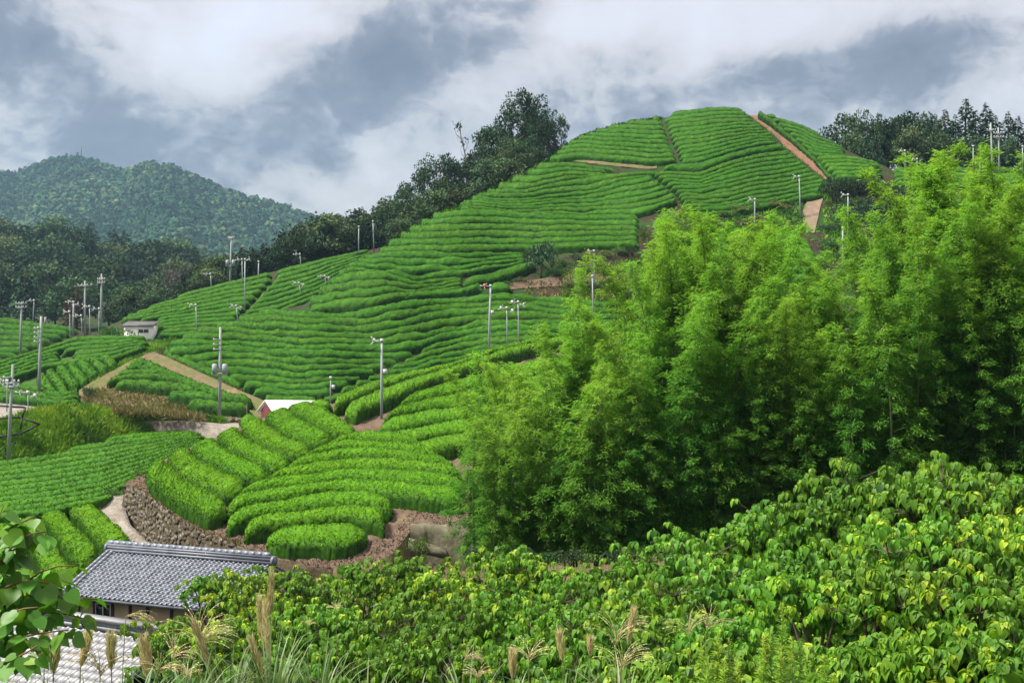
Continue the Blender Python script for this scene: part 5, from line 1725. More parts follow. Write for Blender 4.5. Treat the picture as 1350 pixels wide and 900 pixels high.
sl_ = [(1100, 268, 18, 1.9), (1112, 262, 16, 1.6), (1128, 258, 20, 1.2), (1145, 258, 20, 1.2), (1162, 258, 18, 1.1), (1128, 290, 22, 1.4), (1150, 300, 26, 1.4), (1112, 300, 20, 1.4), (1175, 290, 20, 1.2),
       (1100, 330, 18, 1.0), (1092, 306, 12, 1.0), (1130, 330, 20, 1.1), (1185, 262, 18, .9), (1200, 280, 20, .9), (1165, 312, 22, 1.0), (1195, 312, 22, .9), (1225, 270, 20, .9), (1110, 345, 16, .9), (1145, 345, 20, 1.0), (1080, 350, 14, .8)]
for k, (px, py, r, hs) in enumerate(sorted(sl_)):
    bush_px(DARKB[k % 2] if py < 310 else BUSH[k % 3], px, py, r * 1.3, Dm(px, py), '%s bush right of the pale track, %s from the left' % ('dark' if py < 310 else 'bright green', ordinal(k + 1)), hs, 'bushes right of the pale track')
bush_px(BUSH[1], 146, 447, 23, 139, 'rounded yellow-green bush touching the left side of the white hut', 1.1)
bush_px(BUSH[2], 200, 452, 8, 137, 'small bush at the right corner of the white hut', 1.0)
sl_ = [(212, 462, 8), (222, 456, 8), (234, 451, 9), (246, 447, 8), (258, 443, 9), (270, 439, 8), (282, 434, 8), (204, 468, 8), (192, 470, 7), (182, 474, 6)]
for k, (px, py, r) in enumerate(sorted(sl_)):
    bush_px(BUSH[k % 3], px, py + 2, r, float(D_main(px, max(py, MS(px)))) - 1, 'weedy clump on the spur crest right of the hut, %s from the left' % ordinal(k + 1), .9, 'weedy clumps on the spur crest', name='weed_clump', cat='weed')
sl_ = [(500, 334, 8), (510, 328, 8), (520, 322, 8), (530, 314, 7), (540, 308, 7), (552, 300, 7), (640, 262, 8), (660, 252, 8), (690, 240, 8), (715, 228, 8), (735, 214, 6), (440, 372, 6), (455, 362, 6), (470, 354, 6)]
for k, (px, py, r) in enumerate(sorted(sl_)):
    bush_px(SCRUB[k % 3], px, py + 3, r, float(D_main(px, MS(px))) + 1.5, 'pale weedy scrub along the hill silhouette below the grove, %s from the left' % ordinal(k + 1), 1.0, 'weedy scrub along the hill silhouette', name='scrub_bush')
for k, (px, py, r) in enumerate(((150, 655, 17), (128, 662, 10), (104, 667, 8), (165, 650, 9))):
    bush_px(BUSH[k % 3], px, py, r, D_flat(px, py) * .985, 'leafy green bush at the lane bend beside the stone wall, %s' % ('largest one', 'left of the largest', 'smallest and leftmost', 'against the wall corner')[k], .95, 'bushes at the lane bend')
bush_px(BUSH[0], 553, 732, 17, 59.0, 'bright leafy bush growing against the broken concrete wall', 2.0)
bush_px(DARKB[1], 118, 520, 12, 109, 'dark bush at the corner of the brown bank over the road', 1.0)
for k, (px, py) in enumerate(((1004, 165), (1018, 168), (1028, 182), (1041, 183), (1050, 192), (1078, 222), (1083, 230), (1050, 191))):
    bush_px(DARKB[k % 2], px, py + 1, 1.8 if k != 7 else 3.2, Dm(px, py) - .2, '%s on the red earth path' % ('small dark seedling tuft, %s from the top,' % ordinal(k + 1) if k != 7 else 'largest dark round tuft'), 1.0, 'dark tufts on the red path', name='tuft', cat='tuft')


# ------------------------------------------------------------------ grass on the banks (nobody could count it)
def grass_on(G, n, length, mat, name, wid=.12, lean=.5):
    r, c = G.shape[:2]
    fi, fj = RNG.uniform(0, r - 1.001, n), RNG.uniform(0, c - 1.001, n)
    i, j = fi.astype(int), fj.astype(int)
    a, b = (fi - i)[:, None], (fj - j)[:, None]
    p = G[i, j] * (1 - a) * (1 - b) + G[i + 1, j] * a * (1 - b) + G[i, j + 1] * (1 - a) * b + G[i + 1, j + 1] * a * b
    d = unit(np.array((0, -.25, 1.0)) + RNG.normal(0, lean, (n, 3)))
    sz = length * RNG.uniform(.5, 1.4, n)
    patchy = .5 + .25 * np.sin(p[:, 0] * .9 + np.sin(p[:, 1] * .7) * 2) + .15 * np.sin(p[:, 1] * 2.1 + p[:, 0])
    V, Fc, T = leaves(p - np.array((0, 0, .03)), d, rand_dirs(n, RNG), sz, sz * wid, CARD_V, CARD_F, np.clip(patchy * .8 + RNG.normal(0, .18, n), 0, 1))
    return link(name, make_mesh(name, V, Fc, T, mat=M[mat]), kind='stuff')


grass_on(BANKG[:, 20:], 26000, .50, 'grassy', 'bank_grass', .2)
xv = np.linspace(150, 268, 40)
yv = np.interp(xv, [p[0] for p in BANK_T], [p[1] for p in BANK_T])
grass_on(np.array([at(xv, yv - 4, 101.5), at(xv, yv + 2, 97.5)]) + np.array((0, 0, .05)), 3600, .5, 'drygrass', 'road_edge_grass', .2, .6)
for nm_, line, Df, n_, ln, mt in (('path_edge_grass', [(192, 472), (214, 482), (258, 504), (308, 528), (334, 535)], lambda x, y: D_main(x, y) - 1.6, 900, .3, 'grassy'),
                                  ('path_edge_weeds', [(206, 463), (216, 470), (262, 493), (316, 517)], lambda x, y: D_main(x, y) - 1.4, 700, .28, 'drygrass'),
                                  ('lane_edge_grass', [(118, 666), (128, 688), (146, 705), (182, 725), (230, 751)], D_path, 900, .2, 'grassy'),
                                  ('red_path_weeds', [(990, 156), (1020, 180), (1036, 197), (1062, 218), (1092, 242)], D_main, 700, .3, 'grassy')):
    q_ = resample(line, 40, 1)
    c_ = at(q_[:, 0], q_[:, 1], Df(q_[:, 0], q_[:, 1])) + np.array((0, 0, .08))
    grass_on(np.array([c_ + np.array((-.3, 0, 0)), c_ + np.array((.3, .1, 0))]), n_, ln, mt, nm_, .2, .6)
sx_ = np.linspace(503, 872, 160)
grass_on(np.array([at(sx_, MS(sx_) - .6, D_main(sx_, MS(sx_))), at(sx_, MS(sx_) + 5, D_main(sx_, MS(sx_) + 5))]), 5200, .5, 'tea', 'crest_leaves', .4, .7)
ax_ = np.linspace(176, 610, 120)
ab_ = A_BOT(ax_)
grass_on(np.array([at(ax_, ab_ - 26, D_terr(ax_, ab_ - 26)), at(ax_, ab_, D_terr(ax_, ab_))]) + np.array((0, 0, .03)), 5200, .13, 'litter', 'soil_litter', .35, 1.6)
grass_on(np.array([at(ax_[:40], ab_[:40] - 6, D_terr(ax_[:40], ab_[:40] - 6)), at(ax_[:40], ab_[:40], D_terr(ax_[:40], ab_[:40]))]), 500, .22, 'drygrass', 'wall_top_grass', .2, .7)
grass_on(np.array([top_r[60:] * 1, top_r[60:] + np.array((0, -1.2, -.15))]), 900, .3, 'drygrass', 'verge_grass', .2)
ex = np.linspace(110, 250, 40)
e_t, e_b = np.interp(ex, (110, 140, 200, 250), (512, 512, 520, 534)), np.interp(ex, (110, 160, 200, 250), (538, 544, 548, 549))
GE = at(np.stack([ex, ex]), np.stack([e_t, e_b]), D_small(np.stack([ex, ex]), np.stack([e_t, e_b])))
grass_on(GE, 3600, .32, 'drygrass', 'dry_bank_grass', .22, .6)
gsx = np.linspace(120, 232, 40)
gst, gsb = np.interp(gsx, (120, 150, 185, 205, 232), (500, 484, 462, 451, 446)), np.interp(gsx, (120, 150, 185, 205, 232), (514, 499, 478, 468, 456))
grass_on(at(np.stack([gsx, gsx]), np.stack([gst, gsb]), D_mid(0, np.stack([gst, gsb])) - .6), 5200, .36, 'grassy', 'spur_grass', .2)
for nm_, (xa, xb, ya, yb, yc, yd), n_, mt in (('scrub_grass', (690, 880, 376, 338, 396, 396), 1300, 'drygrass'), ('scrub_weeds', (740, 880, 360, 332, 398, 400), 6500, 'grassy'),
                                          ('edge_grass', (930, 1060, 296, 268, 330, 310), 4500, 'grassy'), ('track_weeds', (1085, 1250, 245, 240, 350, 350), 9000, 'grassy'), ('shoulder_weeds', (636, 745, 262, 200, 270, 212), 2600, 'drygrass')):
    ex = np.linspace(xa, xb, 40)
    e_t, e_b = np.linspace(ya, yb, 40), np.linspace(yc, yd, 40)
    e_t = np.maximum(e_t, MS(ex) + 1)
    e_b = np.maximum(e_b, e_t + 2)
    GE = at(np.stack([ex, ex]), np.stack([e_t, e_b]), D_main(np.stack([ex, ex]), np.stack([e_t, e_b])))
    grass_on(GE, n_, .40, mt, nm_, .3, .8)
ex = np.linspace(470, 640, 60)
GE = at(np.stack([ex, ex]), np.stack([A_BOT(ex), A_BOT(ex)]), D_terr(ex, A_BOT(ex)))
GE[1] += np.array((0, -1.5, -2.0))
GE[0] += np.array((0, 0, -0.1))
grass_on(GE, 2600, .16, 'drygrass', 'terrace_bank_grass', .2, .7)

# ------------------------------------------------------------------ bamboo thicket
B_RNG = np.random.default_rng(21)
BL_V = np.array([(0, 0, 0), (0.5, 0.35, 0.05), (0, 1, -0.12), (-0.5, 0.35, 0.05)])


def bamboo_mesh(rng, H, first=.10, bend=1.3, Rm=1.25, per=17):
    """one culm, arching at the top, with leafy branches at every node"""
    az = rng.uniform(0, 6.28)
    t = np.linspace(0, 1, 22)
    ben = bend * t ** 3.2
    wob = np.sin(t * 3 + rng.uniform(0, 6)) * .12
    pts = np.stack([math.cos(az) * ben + wob, math.sin(az) * ben, t * H - .25 * bend * t ** 5], -1)
    culm = MB().tube(pts, .042 * (1 - t * .93) + .002, 7)
    for k in range(3, 40):
        tt = k / 40
        p = np.array([np.interp(tt, t, pts[:, i]) for i in range(3)])
    P, D_, S, Ti, tw = [], [], [], [], MB()
    nodes = int(H / .27)
    side = 0.0
    for k in range(nodes):
        tt = first + (1 - first) * (k + rng.uniform(0, .6)) / nodes
        if tt > .995:
            continue
        p = np.array([np.interp(tt, t, pts[:, i]) for i in range(3)])
        prof = (np.clip((tt - first) / .25, .5, 1)) * (1 - tt) ** .76
        L0 = Rm * prof + .14
        nb_ = 3 if tt < .75 else 2
        for b in range(nb_):
            a = side + b * 2.1 + rng.uniform(-.6, .6)
            L = L0 * rng.uniform(.55, 1.15)
            rise = rng.uniform(.05, .5) + .9 * max(0, tt - .75) * 3
            d0 = unit(np.array((math.cos(a), math.sin(a), rise)))
            q = p + d0 * L * .55
            e = p + d0 * L * .55 + np.array((math.cos(a), math.sin(a), rise * .4 - .45 * (1 - max(0, tt - .8) * 4))) * L * .5
            if b < 2:
                tw.tube([p, q, e], [.010, .006, .002], 4, cap=False)
            nt = 3 + int(L * 3.4)
            for m in range(nt):
                f = rng.beta(2.0, 1.1)
                c = (p * (1 - f) ** 2 + 2 * q * f * (1 - f) + e * f * f) + rng.normal(0, .07, 3) * (1, 1, .7)
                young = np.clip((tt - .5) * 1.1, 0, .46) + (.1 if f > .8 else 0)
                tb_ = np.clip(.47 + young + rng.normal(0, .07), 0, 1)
                ta = a + rng.normal(0, .7)
                for l in range(per):
                    aa = ta + rng.normal(0, .75)
                    dz = rng.normal(-.28, .38) + (.45 if tt > .9 else 0)
                    P.append(c + rng.normal(0, .085, 3))
                    D_.append((math.cos(aa), math.sin(aa), dz))
                    S.append(rng.uniform(.12, .215))
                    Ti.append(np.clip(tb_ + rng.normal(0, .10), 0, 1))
        side += math.pi * .5 + rng.uniform(-.3, .3) + math.pi * (k % 2)
    P, D_, S, Ti = map(np.array, (P, D_, S, Ti))
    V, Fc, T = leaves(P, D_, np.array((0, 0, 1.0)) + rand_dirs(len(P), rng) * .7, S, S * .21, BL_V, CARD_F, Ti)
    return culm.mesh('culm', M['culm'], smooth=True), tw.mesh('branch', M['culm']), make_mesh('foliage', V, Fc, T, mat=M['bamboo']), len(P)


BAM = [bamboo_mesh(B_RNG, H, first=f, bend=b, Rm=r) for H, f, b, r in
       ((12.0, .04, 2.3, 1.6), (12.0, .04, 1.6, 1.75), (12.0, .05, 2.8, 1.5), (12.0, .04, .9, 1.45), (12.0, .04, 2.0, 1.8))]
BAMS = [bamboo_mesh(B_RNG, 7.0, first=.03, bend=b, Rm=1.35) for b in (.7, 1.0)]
BTIP = poly((596, 560), (612, 505), (625, 478), (655, 470), (690, 460), (720, 440), (755, 420), (790, 425), (815, 395), (838, 352), (852, 330), (875, 282), (900, 272), (925, 262), (945, 275), (970, 290), (1000, 285),
            (1020, 290), (1040, 330), (1065, 366), (1095, 372), (1120, 362), (1138, 335), (1150, 300), (1170, 270), (1190, 235), (1212, 215), (1232, 178), (1248, 200), (1265, 218), (1285, 238), (1300, 225), (1326, 188), (1345, 205), (1370, 200), (1460, 190))
BG_ = 'bamboo culms of the thicket'
BOTB = poly((580, 712), (640, 722), (760, 728), (860, 720), (950, 690), (1060, 660), (1200, 625), (1460, 620))


def bam_place(px, Dd, tip, label, group=BG_, ms=None, name='bamboo'):
    X = (px - 675) / F * Dd
    z0 = CZ + (450 - BOTB(px)) / F * Dd - .5
    zt_ = CZ + (450 - tip) / F * Dd
    Hh = max(2.5, zt_ - z0)
    if ms is None:
        ms = BAM[int(B_RNG.integers(len(BAM)))] if Hh > 7 else BAMS[int(B_RNG.integers(2))]
    H0 = 12.0 if ms in BAM else 7.0
    # a tip that bends over ends lower than the culm is long
    sc = Hh / H0
    o = thing(name, label, 'bamboo', (X, Dd, z0), B_RNG.uniform(0, 6.28), group, (max(sc, .62) ** .5 if sc < 1 else 1.0, max(sc, .62) ** .5 if sc < 1 else 1.0, sc))
    link('culm', ms[0], parent=o)
    link('branch', ms[1], parent=o, kind='stuff')
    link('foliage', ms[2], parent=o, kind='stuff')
    return o


tipsB = [(875, 272), (925, 255), (1232, 170), (1326, 182), (1190, 222), (1150, 292), (1000, 280), (1262, 214), (1022, 284), (858, 318), (890, 285), (912, 270), (942, 268), (960, 288), (980, 285), (1244, 205), (1224, 198), (1238, 190), (1230, 222), (1252, 226), (1318, 205), (1332, 200), (1310, 215), (1170, 255), (838, 345), (815, 385), (900, 275), (1170, 262), (1210, 210), (1290, 232), (1348, 200)]
for k, (px, ty) in enumerate(sorted(tipsB)):
    bam_place(px, B_RNG.uniform(41, 45), ty, 'tall bamboo culm whose feathery tip tops the thicket, %s tip from the left' % ordinal(k + 1))
bam_place(757, 44, 338, 'single slender bamboo tip standing clear of the thicket on its left', ms=BAM[3], name='bamboo')
bam_place(640, 45, 462, 'yellowish bamboo tip at the left end of the thicket', ms=BAMS[0])
for px in (1036, 1050, 1062, 1074, 1086, 1098, 1110, 1122, 1134, 1146):
    bam_place(px, B_RNG.uniform(40.5, 44), (345 if px < 1045 else 362) + B_RNG.uniform(-8, 16), 'lower bamboo culm filling the dip between the two tall clumps', group='bamboo culms in the dip of the thicket')
LBF = 'leafy bamboo culm in the crowded front of the thicket'
for row, (dd, off) in enumerate(((38.6, 26), (41, 10), (43.5, 2), (46.5, -4))):
    x = 628 + row * 7
    while x < 1440:
        px = x + B_RNG.uniform(-7, 7)
        tip = BTIP(px) + off - 14 + B_RNG.uniform(0, 50) + (40 if row == 0 else 0)
        D = dd + B_RNG.uniform(-.9, .9)
        bam_place(px, D, tip, LBF if row < 2 else 'leafy bamboo culm in the crowded back of the thicket', group='front bamboo culms' if row < 2 else 'back bamboo culms')
        x += (24, 22, 22, 26)[row]


# ------------------------------------------------------------------ heart-leaved shrubs in the foreground
H_RNG = np.random.default_rng(33)


def rosette(rng, c, axis, size, nl, yl):
    """a whorl of drooping leaves round a shoot tip"""
    P, D_, N, S, T = [], [], [], [], []
    a0 = rng.uniform(0, 6.28)
    X = unit(np.cross(axis, rng.normal(size=3)))
    Y = np.cross(axis, X)
    for k in range(nl):
        a = a0 + k * 2.4
        f = k / nl
        side = X * math.cos(a) + Y * math.sin(a)
        out = side * (.50 + .45 * f) + axis * (.75 - 1.0 * f) + np.array((0, 0, -.75 - .65 * f))
        pet = side * size * (.18 + .40 * f) + axis * (-.22 * size * f)
        P.append(c + pet)
        D_.append(out + rng.normal(0, .18, 3))
        N.append(axis * .6 + side * 1.1 + np.array((0, 0, .25)) + rng.normal(0, .2, 3))
        S.append(size * (.55 + .62 * f) * rng.uniform(.8, 1.15))
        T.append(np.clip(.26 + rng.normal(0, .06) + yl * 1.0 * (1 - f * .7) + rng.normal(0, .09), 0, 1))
    return P, D_, N, S, T


def mallotus(rng, R_=1.7, H=2.6, nros=130, leaf=.17, yellow=.35, nl=11):
    """shrub standing on z=0: stems plus many leaf whorls over and inside an uneven dome"""
    st = MB()
    lobes = []
    for k in range(9):
        a = rng.uniform(0, 6.28)
        r = R_ * rng.uniform(.15, .75)
        lobes.append((np.array((math.cos(a) * r, math.sin(a) * r, H * rng.uniform(.50, .80))), R_ * rng.uniform(.32, .50)))
    for c, r in lobes:
        b = np.array((c[0] * .12, c[1] * .12, -.3))
        st.tube([b, b * .5 + c * .5 + (0, 0, .2), c], [.06, .035, .015], 5, cap=False)
    P, D_, N, S, T = [], [], [], [], []
    for k in range(nros):
        c, r = lobes[int(rng.integers(len(lobes)))]
        d = unit(rng.normal(size=3))
        if d[2] < -.25:
            d[2] *= -.6
        inn = rng.uniform(.62, 1.12)
        p = c + d * r * inn * np.array((1.15, 1.15, .95))
        axis = unit(d * .7 + np.array((0, 0, .75)))
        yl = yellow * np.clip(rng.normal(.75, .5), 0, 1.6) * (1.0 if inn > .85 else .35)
        a = rosette(rng, p, axis, leaf * rng.uniform(.8, 1.2), nl + int(rng.integers(-2, 3)), yl)
        for L_, q in zip((P, D_, N, S, T), a):
            L_.extend(q)
        if k % 3 == 0:
            st.tube([c, c * .4 + p * .6, p], [.012, .008, .004], 4, cap=False)
    # skirt of leaves lower down so that the shrub closes
    for k in range(int(nros * .35)):
        a = rng.uniform(0, 6.28)
        r = R_ * rng.uniform(.5, .98)
        p = np.array((math.cos(a) * r, math.sin(a) * r, H * rng.uniform(.08, .5)))
        q = rosette(rng, p, unit(np.array((math.cos(a), math.sin(a), .9))), leaf * rng.uniform(.8, 1.15), nl - 1, yellow * .35)
        for L_, z in zip((P, D_, N, S, T), q):
            L_.extend(z)
    return st, np.array(P), np.array(D_), np.array(N), np.array(S), np.array(T)


def mall_mesh(rng, **kw):
    st, P, D_, N, S, T = mallotus(rng, **kw)
    V, Fc, Tt = leaves(P, D_, N, S, S * .74, HEART_V, HEART_F, T)
    return st.mesh('stem', M['bark'], smooth=True), make_mesh('foliage', V, Fc, Tt, mat=M['mallotus'], smooth=True)


MAL = [mall_mesh(H_RNG, yellow=y, leaf=l, nros=nr) for y, l, nr in ((.55, .15, 165), (.40, .15, 160), (.70, .15, 165), (.28, .155, 160))]
MALF = [mall_mesh(H_RNG, yellow=y, leaf=.115, nros=260, nl=9) for y in (.26, .16)]     # finer-leaved
# (px, crown top py, D, radius m, mesh, label)
SHR = [
    (232, 800, 30, 1.5, 0, 'yellow-tipped heart-leaved shrub at the right edge of the pale roof'),
    (285, 752, 33, 1.5, 0, 'yellow-tipped heart-leaved shrub in front of the farmhouse roof'),
    (345, 745, 32, 1.7, 2, 'bright yellow-green heart-leaved shrub under the farmhouse ridge end'),
    (410, 742, 33, 1.7, 0, 'heart-leaved shrub below the terrace soil edge, right of the roof end'),
    (470, 735, 34, 1.8, 1, 'darker heart-leaved shrub below the front hedge of the terrace'),
    (545, 722, 34, 1.7, 1, 'heart-leaved shrub left of the broken concrete wall'),
    (600, 735, 33, 1.8, 2, 'bright heart-leaved shrub just under the concrete wall'),
    (660, 716, 34, 1.9, 2, 'bright heart-leaved shrub at the left foot of the bamboo'),
    (725, 712, 34, 1.9, 2, 'light green heart-leaved shrub below the dark bamboo front'),
    (790, 728, 32, 2.0, 4, 'fine-leaved yellowish shrub in front of the dark bamboo gap'),
    (850, 718, 32, 2.0, 1, 'heart-leaved shrub right of the fine-leaved yellowish one'),
    (905, 690, 32, 2.1, 3, 'dark heart-leaved shrub rising below the middle of the bamboo'),
    (965, 672, 31, 2.1, 1, 'heart-leaved shrub on the rising edge under the bamboo'),
    (1030, 655, 31, 2.1, 3, 'dark green heart-leaved shrub on the upper edge before bamboo shade'),
    (1085, 632, 31, 2.1, 3, 'tall dark heart-leaved shrub at the shaded bamboo foot'),
    (1145, 612, 31, 2.2, 3, 'tall dark heart-leaved shrub left of the highest shrub top'),
    (1205, 592, 30, 2.3, 3, 'highest dark heart-leaved shrub against the bamboo shade'),
    (1270, 592, 29, 2.3, 1, 'heart-leaved shrub with the topmost single leaf, on the right'),
    (1335, 606, 29, 2.3, 1, 'heart-leaved shrub at the upper right edge under the bamboo'),
    (1400, 610, 29, 2.3, 3, 'heart-leaved shrub cut by the right frame edge'),
    (270, 800, 27, 1.4, 2, 'yellow-tipped shrub behind the arching plume on the left'),
    (330, 800, 27, 1.6, 0, 'yellow-tipped shrub behind the three tall plumes'),
    (395, 790, 28, 1.7, 1, 'dark gapped shrub right of the three tall plumes'),
    (455, 782, 28, 1.7, 0, 'rounded heart-leaved shrub in the middle left thicket'),
    (520, 775, 28, 1.7, 1, 'heart-leaved shrub with dark hollow beneath in the middle thicket'),
    (585, 785, 27, 1.7, 3, 'dark heart-leaved shrub with reddish seed heads in the middle'),
    (645, 775, 28, 1.8, 0, 'heart-leaved shrub left of the fine-leaved bank'),
    (705, 765, 28, 1.8, 4, 'fine-leaved yellowish shrub in the centre foreground'),
    (765, 768, 28, 1.8, 4, 'second fine-leaved yellowish shrub in the centre foreground'),
    (825, 770, 27, 1.8, 0, 'heart-leaved shrub above the pale fluffy plume'),
    (885, 745, 27, 1.9, 1, 'heart-leaved shrub in the middle right thicket'),
    (945, 730, 27, 1.9, 3, 'dark heart-leaved shrub in the middle right thicket'),
    (1010, 712, 27, 1.9, 1, 'heart-leaved shrub behind the goldenrod'),
    (1075, 700, 26, 1.9, 3, 'dark heart-leaved shrub left of the big yellow one'),
    (1140, 680, 26, 2.0, 1, 'heart-leaved shrub in the right middle thicket'),
    (1205, 662, 25, 2.0, 0, 'yellow-tipped heart-leaved shrub in the right middle thicket'),
    (1275, 655, 25, 2.0, 2, 'big yellow-tipped heart-leaved shrub near the right edge'),
    (1345, 660, 25, 2.0, 2, 'yellow-tipped heart-leaved shrub at the right edge'),
    (440, 830, 23, 1.4, 1, 'low shaded shrub behind the bottom grass'),
    (520, 825, 23, 1.5, 3, 'low dark shrub over the bottom grass left of centre'),
    (600, 838, 22, 1.4, 1, 'low shrub with long dark stems at the bottom centre'),
    (680, 822, 23, 1.5, 3, 'low dark shrub behind the bottom plumes'),
    (755, 828, 22, 1.5, 1, 'low shrub between the bottom plumes'),
    (840, 815, 22, 1.5, 3, 'low dark shrub left of the goldenrod'),
    (910, 800, 22, 1.5, 3, 'low dark shrub behind the lone arching plume'),
    (985, 790, 21, 1.5, 1, 'low shrub among the goldenrod tops'),
    (370, 852, 21, 1.2, 3, 'low dark shrub behind the bottom left grass'),
]
for px, ty, D, r, kind, lab in SHR:
    X = (px - 675) / F * D
    zt_ = CZ + (450 - ty) / F * D
    ms = MAL[kind] if kind < 4 else MALF[0]
    s_ = r / 1.85
    zb_ = zt_ - 2.75 * s_
    o = thing('heart_leaf_shrub', lab, 'shrub', (X, D, zb_), H_RNG.uniform(0, 6.28), 'heart-leaved shrubs of the foreground thicket', (s_, s_, s_))
    link('stem', ms[0], parent=o)
    link('foliage', ms[1], parent=o, kind='stuff')
for k, (px, py) in enumerate(((628, 742), (655, 744), (690, 742), (722, 742), (752, 744), (785, 745), (815, 744), (850, 738), (885, 728))):
    bush_px((DARKB[0], BUSH[1])[k % 2], px, py, 26, 36.5, 'dark undergrowth bush at the shaded foot of the bamboo, %s from the left' % ordinal(k + 1), 1.0, 'undergrowth at the foot of the bamboo', name='undergrowth_bush')
# nearest shrubs: the leaves that show largest are objects of their own
LEAF_ME = []
for k, tv0 in enumerate((.30, .46, .62, .80, .95)):
    LEAF_ME.append(make_mesh('leaf', HEART_V, HEART_F, np.full(len(HEART_V), tv0), smooth=True, mat=M['mallotus']))


def frame_mat(p, d, nrm, s, w):
    Y = Vector(d).normalized()
    Nn = Vector(nrm)
    Z = (Nn - Nn.dot(Y) * Y).normalized()
    X = Y.cross(Z)
    m = Matrix(((X[0] * w, Y[0] * s, Z[0] * s, p[0]), (X[1] * w, Y[1] * s, Z[1] * s, p[1]), (X[2] * w, Y[2] * s, Z[2] * s, p[2]), (0, 0, 0, 1)))
    return m


NEAR = [(1075, 742, 18.5, 1.25, .52, 'nearest bright yellow-green heart-leaved shrub right of the goldenrod'),
        (1165, 728, 19, 1.35, .42, 'near heart-leaved shrub between the bright one and the right edge'),
        (1255, 722, 18.5, 1.4, .55, 'near yellow-tipped heart-leaved shrub low on the right'),
        (1345, 738, 18, 1.4, .40, 'near heart-leaved shrub in the lower right corner'),
        (1290, 805, 14.5, 1.0, .45, 'close heart-leaved shrub filling the lower right corner'),
        (1210, 822, 14.5, .95, .35, 'close heart-leaved shrub left of the lower right corner'),
        (1130, 832, 14.5, .85, .40, 'close heart-leaved shrub right of the goldenrod at the bottom'),
        (1350, 800, 14, 1.0, .5, 'close heart-leaved shrub cut by the lower right frame corner'),
        (905, 838, 15.5, .95, .48, 'low bright heart-leaved shrub at the bottom right of centre'),
        (850, 858, 15, .7, .40, 'small heart-leaved shrub at the bottom beside the goldenrod')]
for px, ty, D, r, yl, lab in NEAR:
    st, P, D_, N, S, T = mallotus(H_RNG, R_=1.7, H=2.6, nros=150, leaf=.145, yellow=yl * 1.15)
    X = (px - 675) / F * D
    s_ = r / 1.85
    zb_ = CZ + (450 - ty) / F * D - 2.75 * s_
    o = thing('heart_leaf_shrub', lab, 'shrub', (X, D, zb_), 0, 'heart-leaved shrubs of the foreground thicket', (s_, s_, s_))
    link('stem', st.mesh('stem', M['bark'], smooth=True), parent=o)
    sz = .17 / s_ * .92
    S = S * (.95 / s_ if s_ < .9 else .95)
    vis = np.argsort(P[:, 1] - .5 * P[:, 2])
    front_ = vis[:150]
    restl = vis[150:]
    V, Fc, Tt = leaves(P[restl], D_[restl], N[restl], S[restl], S[restl] * .76, HEART_V, HEART_F, T[restl])
    link('foliage', make_mesh('foliage', V, Fc, Tt, mat=M['mallotus'], smooth=True), parent=o, kind='stuff')
    for i in front_:
        lf = link('leaf', LEAF_ME[int(np.argmin(np.abs(np.array((.30, .46, .62, .80, .95)) - T[i])))], parent=o)
        lf.matrix_local = frame_mat(P[i], D_[i], N[i], S[i], S[i] * .76)

# the sapling reaching in at the left edge, close to the camera: every leaf its own object
SAP_ME = [make_mesh('leaf', BIG_V, BIG_F, np.full(len(BIG_V), tv0), smooth=True, mat=M['sapling']) for tv0 in (.25, .42, .6, .82)]
SD = 8.0
sap = thing('broadleaf_sapling', 'near sapling with large heart-shaped leaves reaching in at the left edge', 'sapling', tuple(at(-60, 1000, SD)))
sorg = at(-60, 1000, SD)
stm = MB()
twigs = [((-60, 1000), (-30, 860), (-15, 700), (5, 665)), ((-45, 900), (0, 800), (60, 740), (100, 745)), ((-45, 880), (0, 790), (60, 780), (128, 790)), ((-40, 820), (0, 740), (30, 700), (60, 700)),
         ((-50, 930), (-10, 850), (40, 835), (90, 830)), ((-30, 780), (-10, 730), (15, 705), (30, 690)), ((-50, 900), (-20, 830), (20, 800), (50, 800)), ((-60, 950), (-20, 880), (20, 870), (50, 850)), ((-55, 860), (0, 770), (50, 760), (85, 775)), ((-40, 800), (0, 700), (40, 685), (45, 680)), ((-55, 920), (10, 820), (70, 800), (110, 815)), ((-50, 800), (-15, 760), (15, 745), (40, 765))]
SAP = []
for tw in twigs:
    q = resample(tw, 10, 2)
    dep = SD + H_RNG.uniform(-.5, .5)
    w = at(q[:, 0], q[:, 1], np.linspace(SD, dep, 10)) - sorg
    stm.tube(w, np.linspace(.014, .004, 10), 6)
    for f in np.linspace(.34, 1.0, 21):
        i = f * 9
        p = np.array([np.interp(i, range(10), w[:, k]) for k in range(3)])
        SAP.append(p)
link('branch', stm.mesh('branch', M['twig'], smooth=True), parent=sap)
nleaf = 0
for p in SAP:
    a = H_RNG.uniform(0, 6.28)
    d = np.array((math.cos(a), math.sin(a) * .8, H_RNG.uniform(-.75, .05)))
    q = p + unit(d) * H_RNG.uniform(.03, .11)
    nn = np.array((H_RNG.normal(0, .35), -.55 + H_RNG.normal(0, .3), 1.0))
    s_ = H_RNG.uniform(.075, .15)
    lf = link('leaf', SAP_ME[min(3, int(abs(H_RNG.normal(1.3, .9))))], parent=sap)
    lf.matrix_local = frame_mat(q, d + np.array((0, 0, -.25)), nn, s_, s_ * .98)
    nleaf += 1


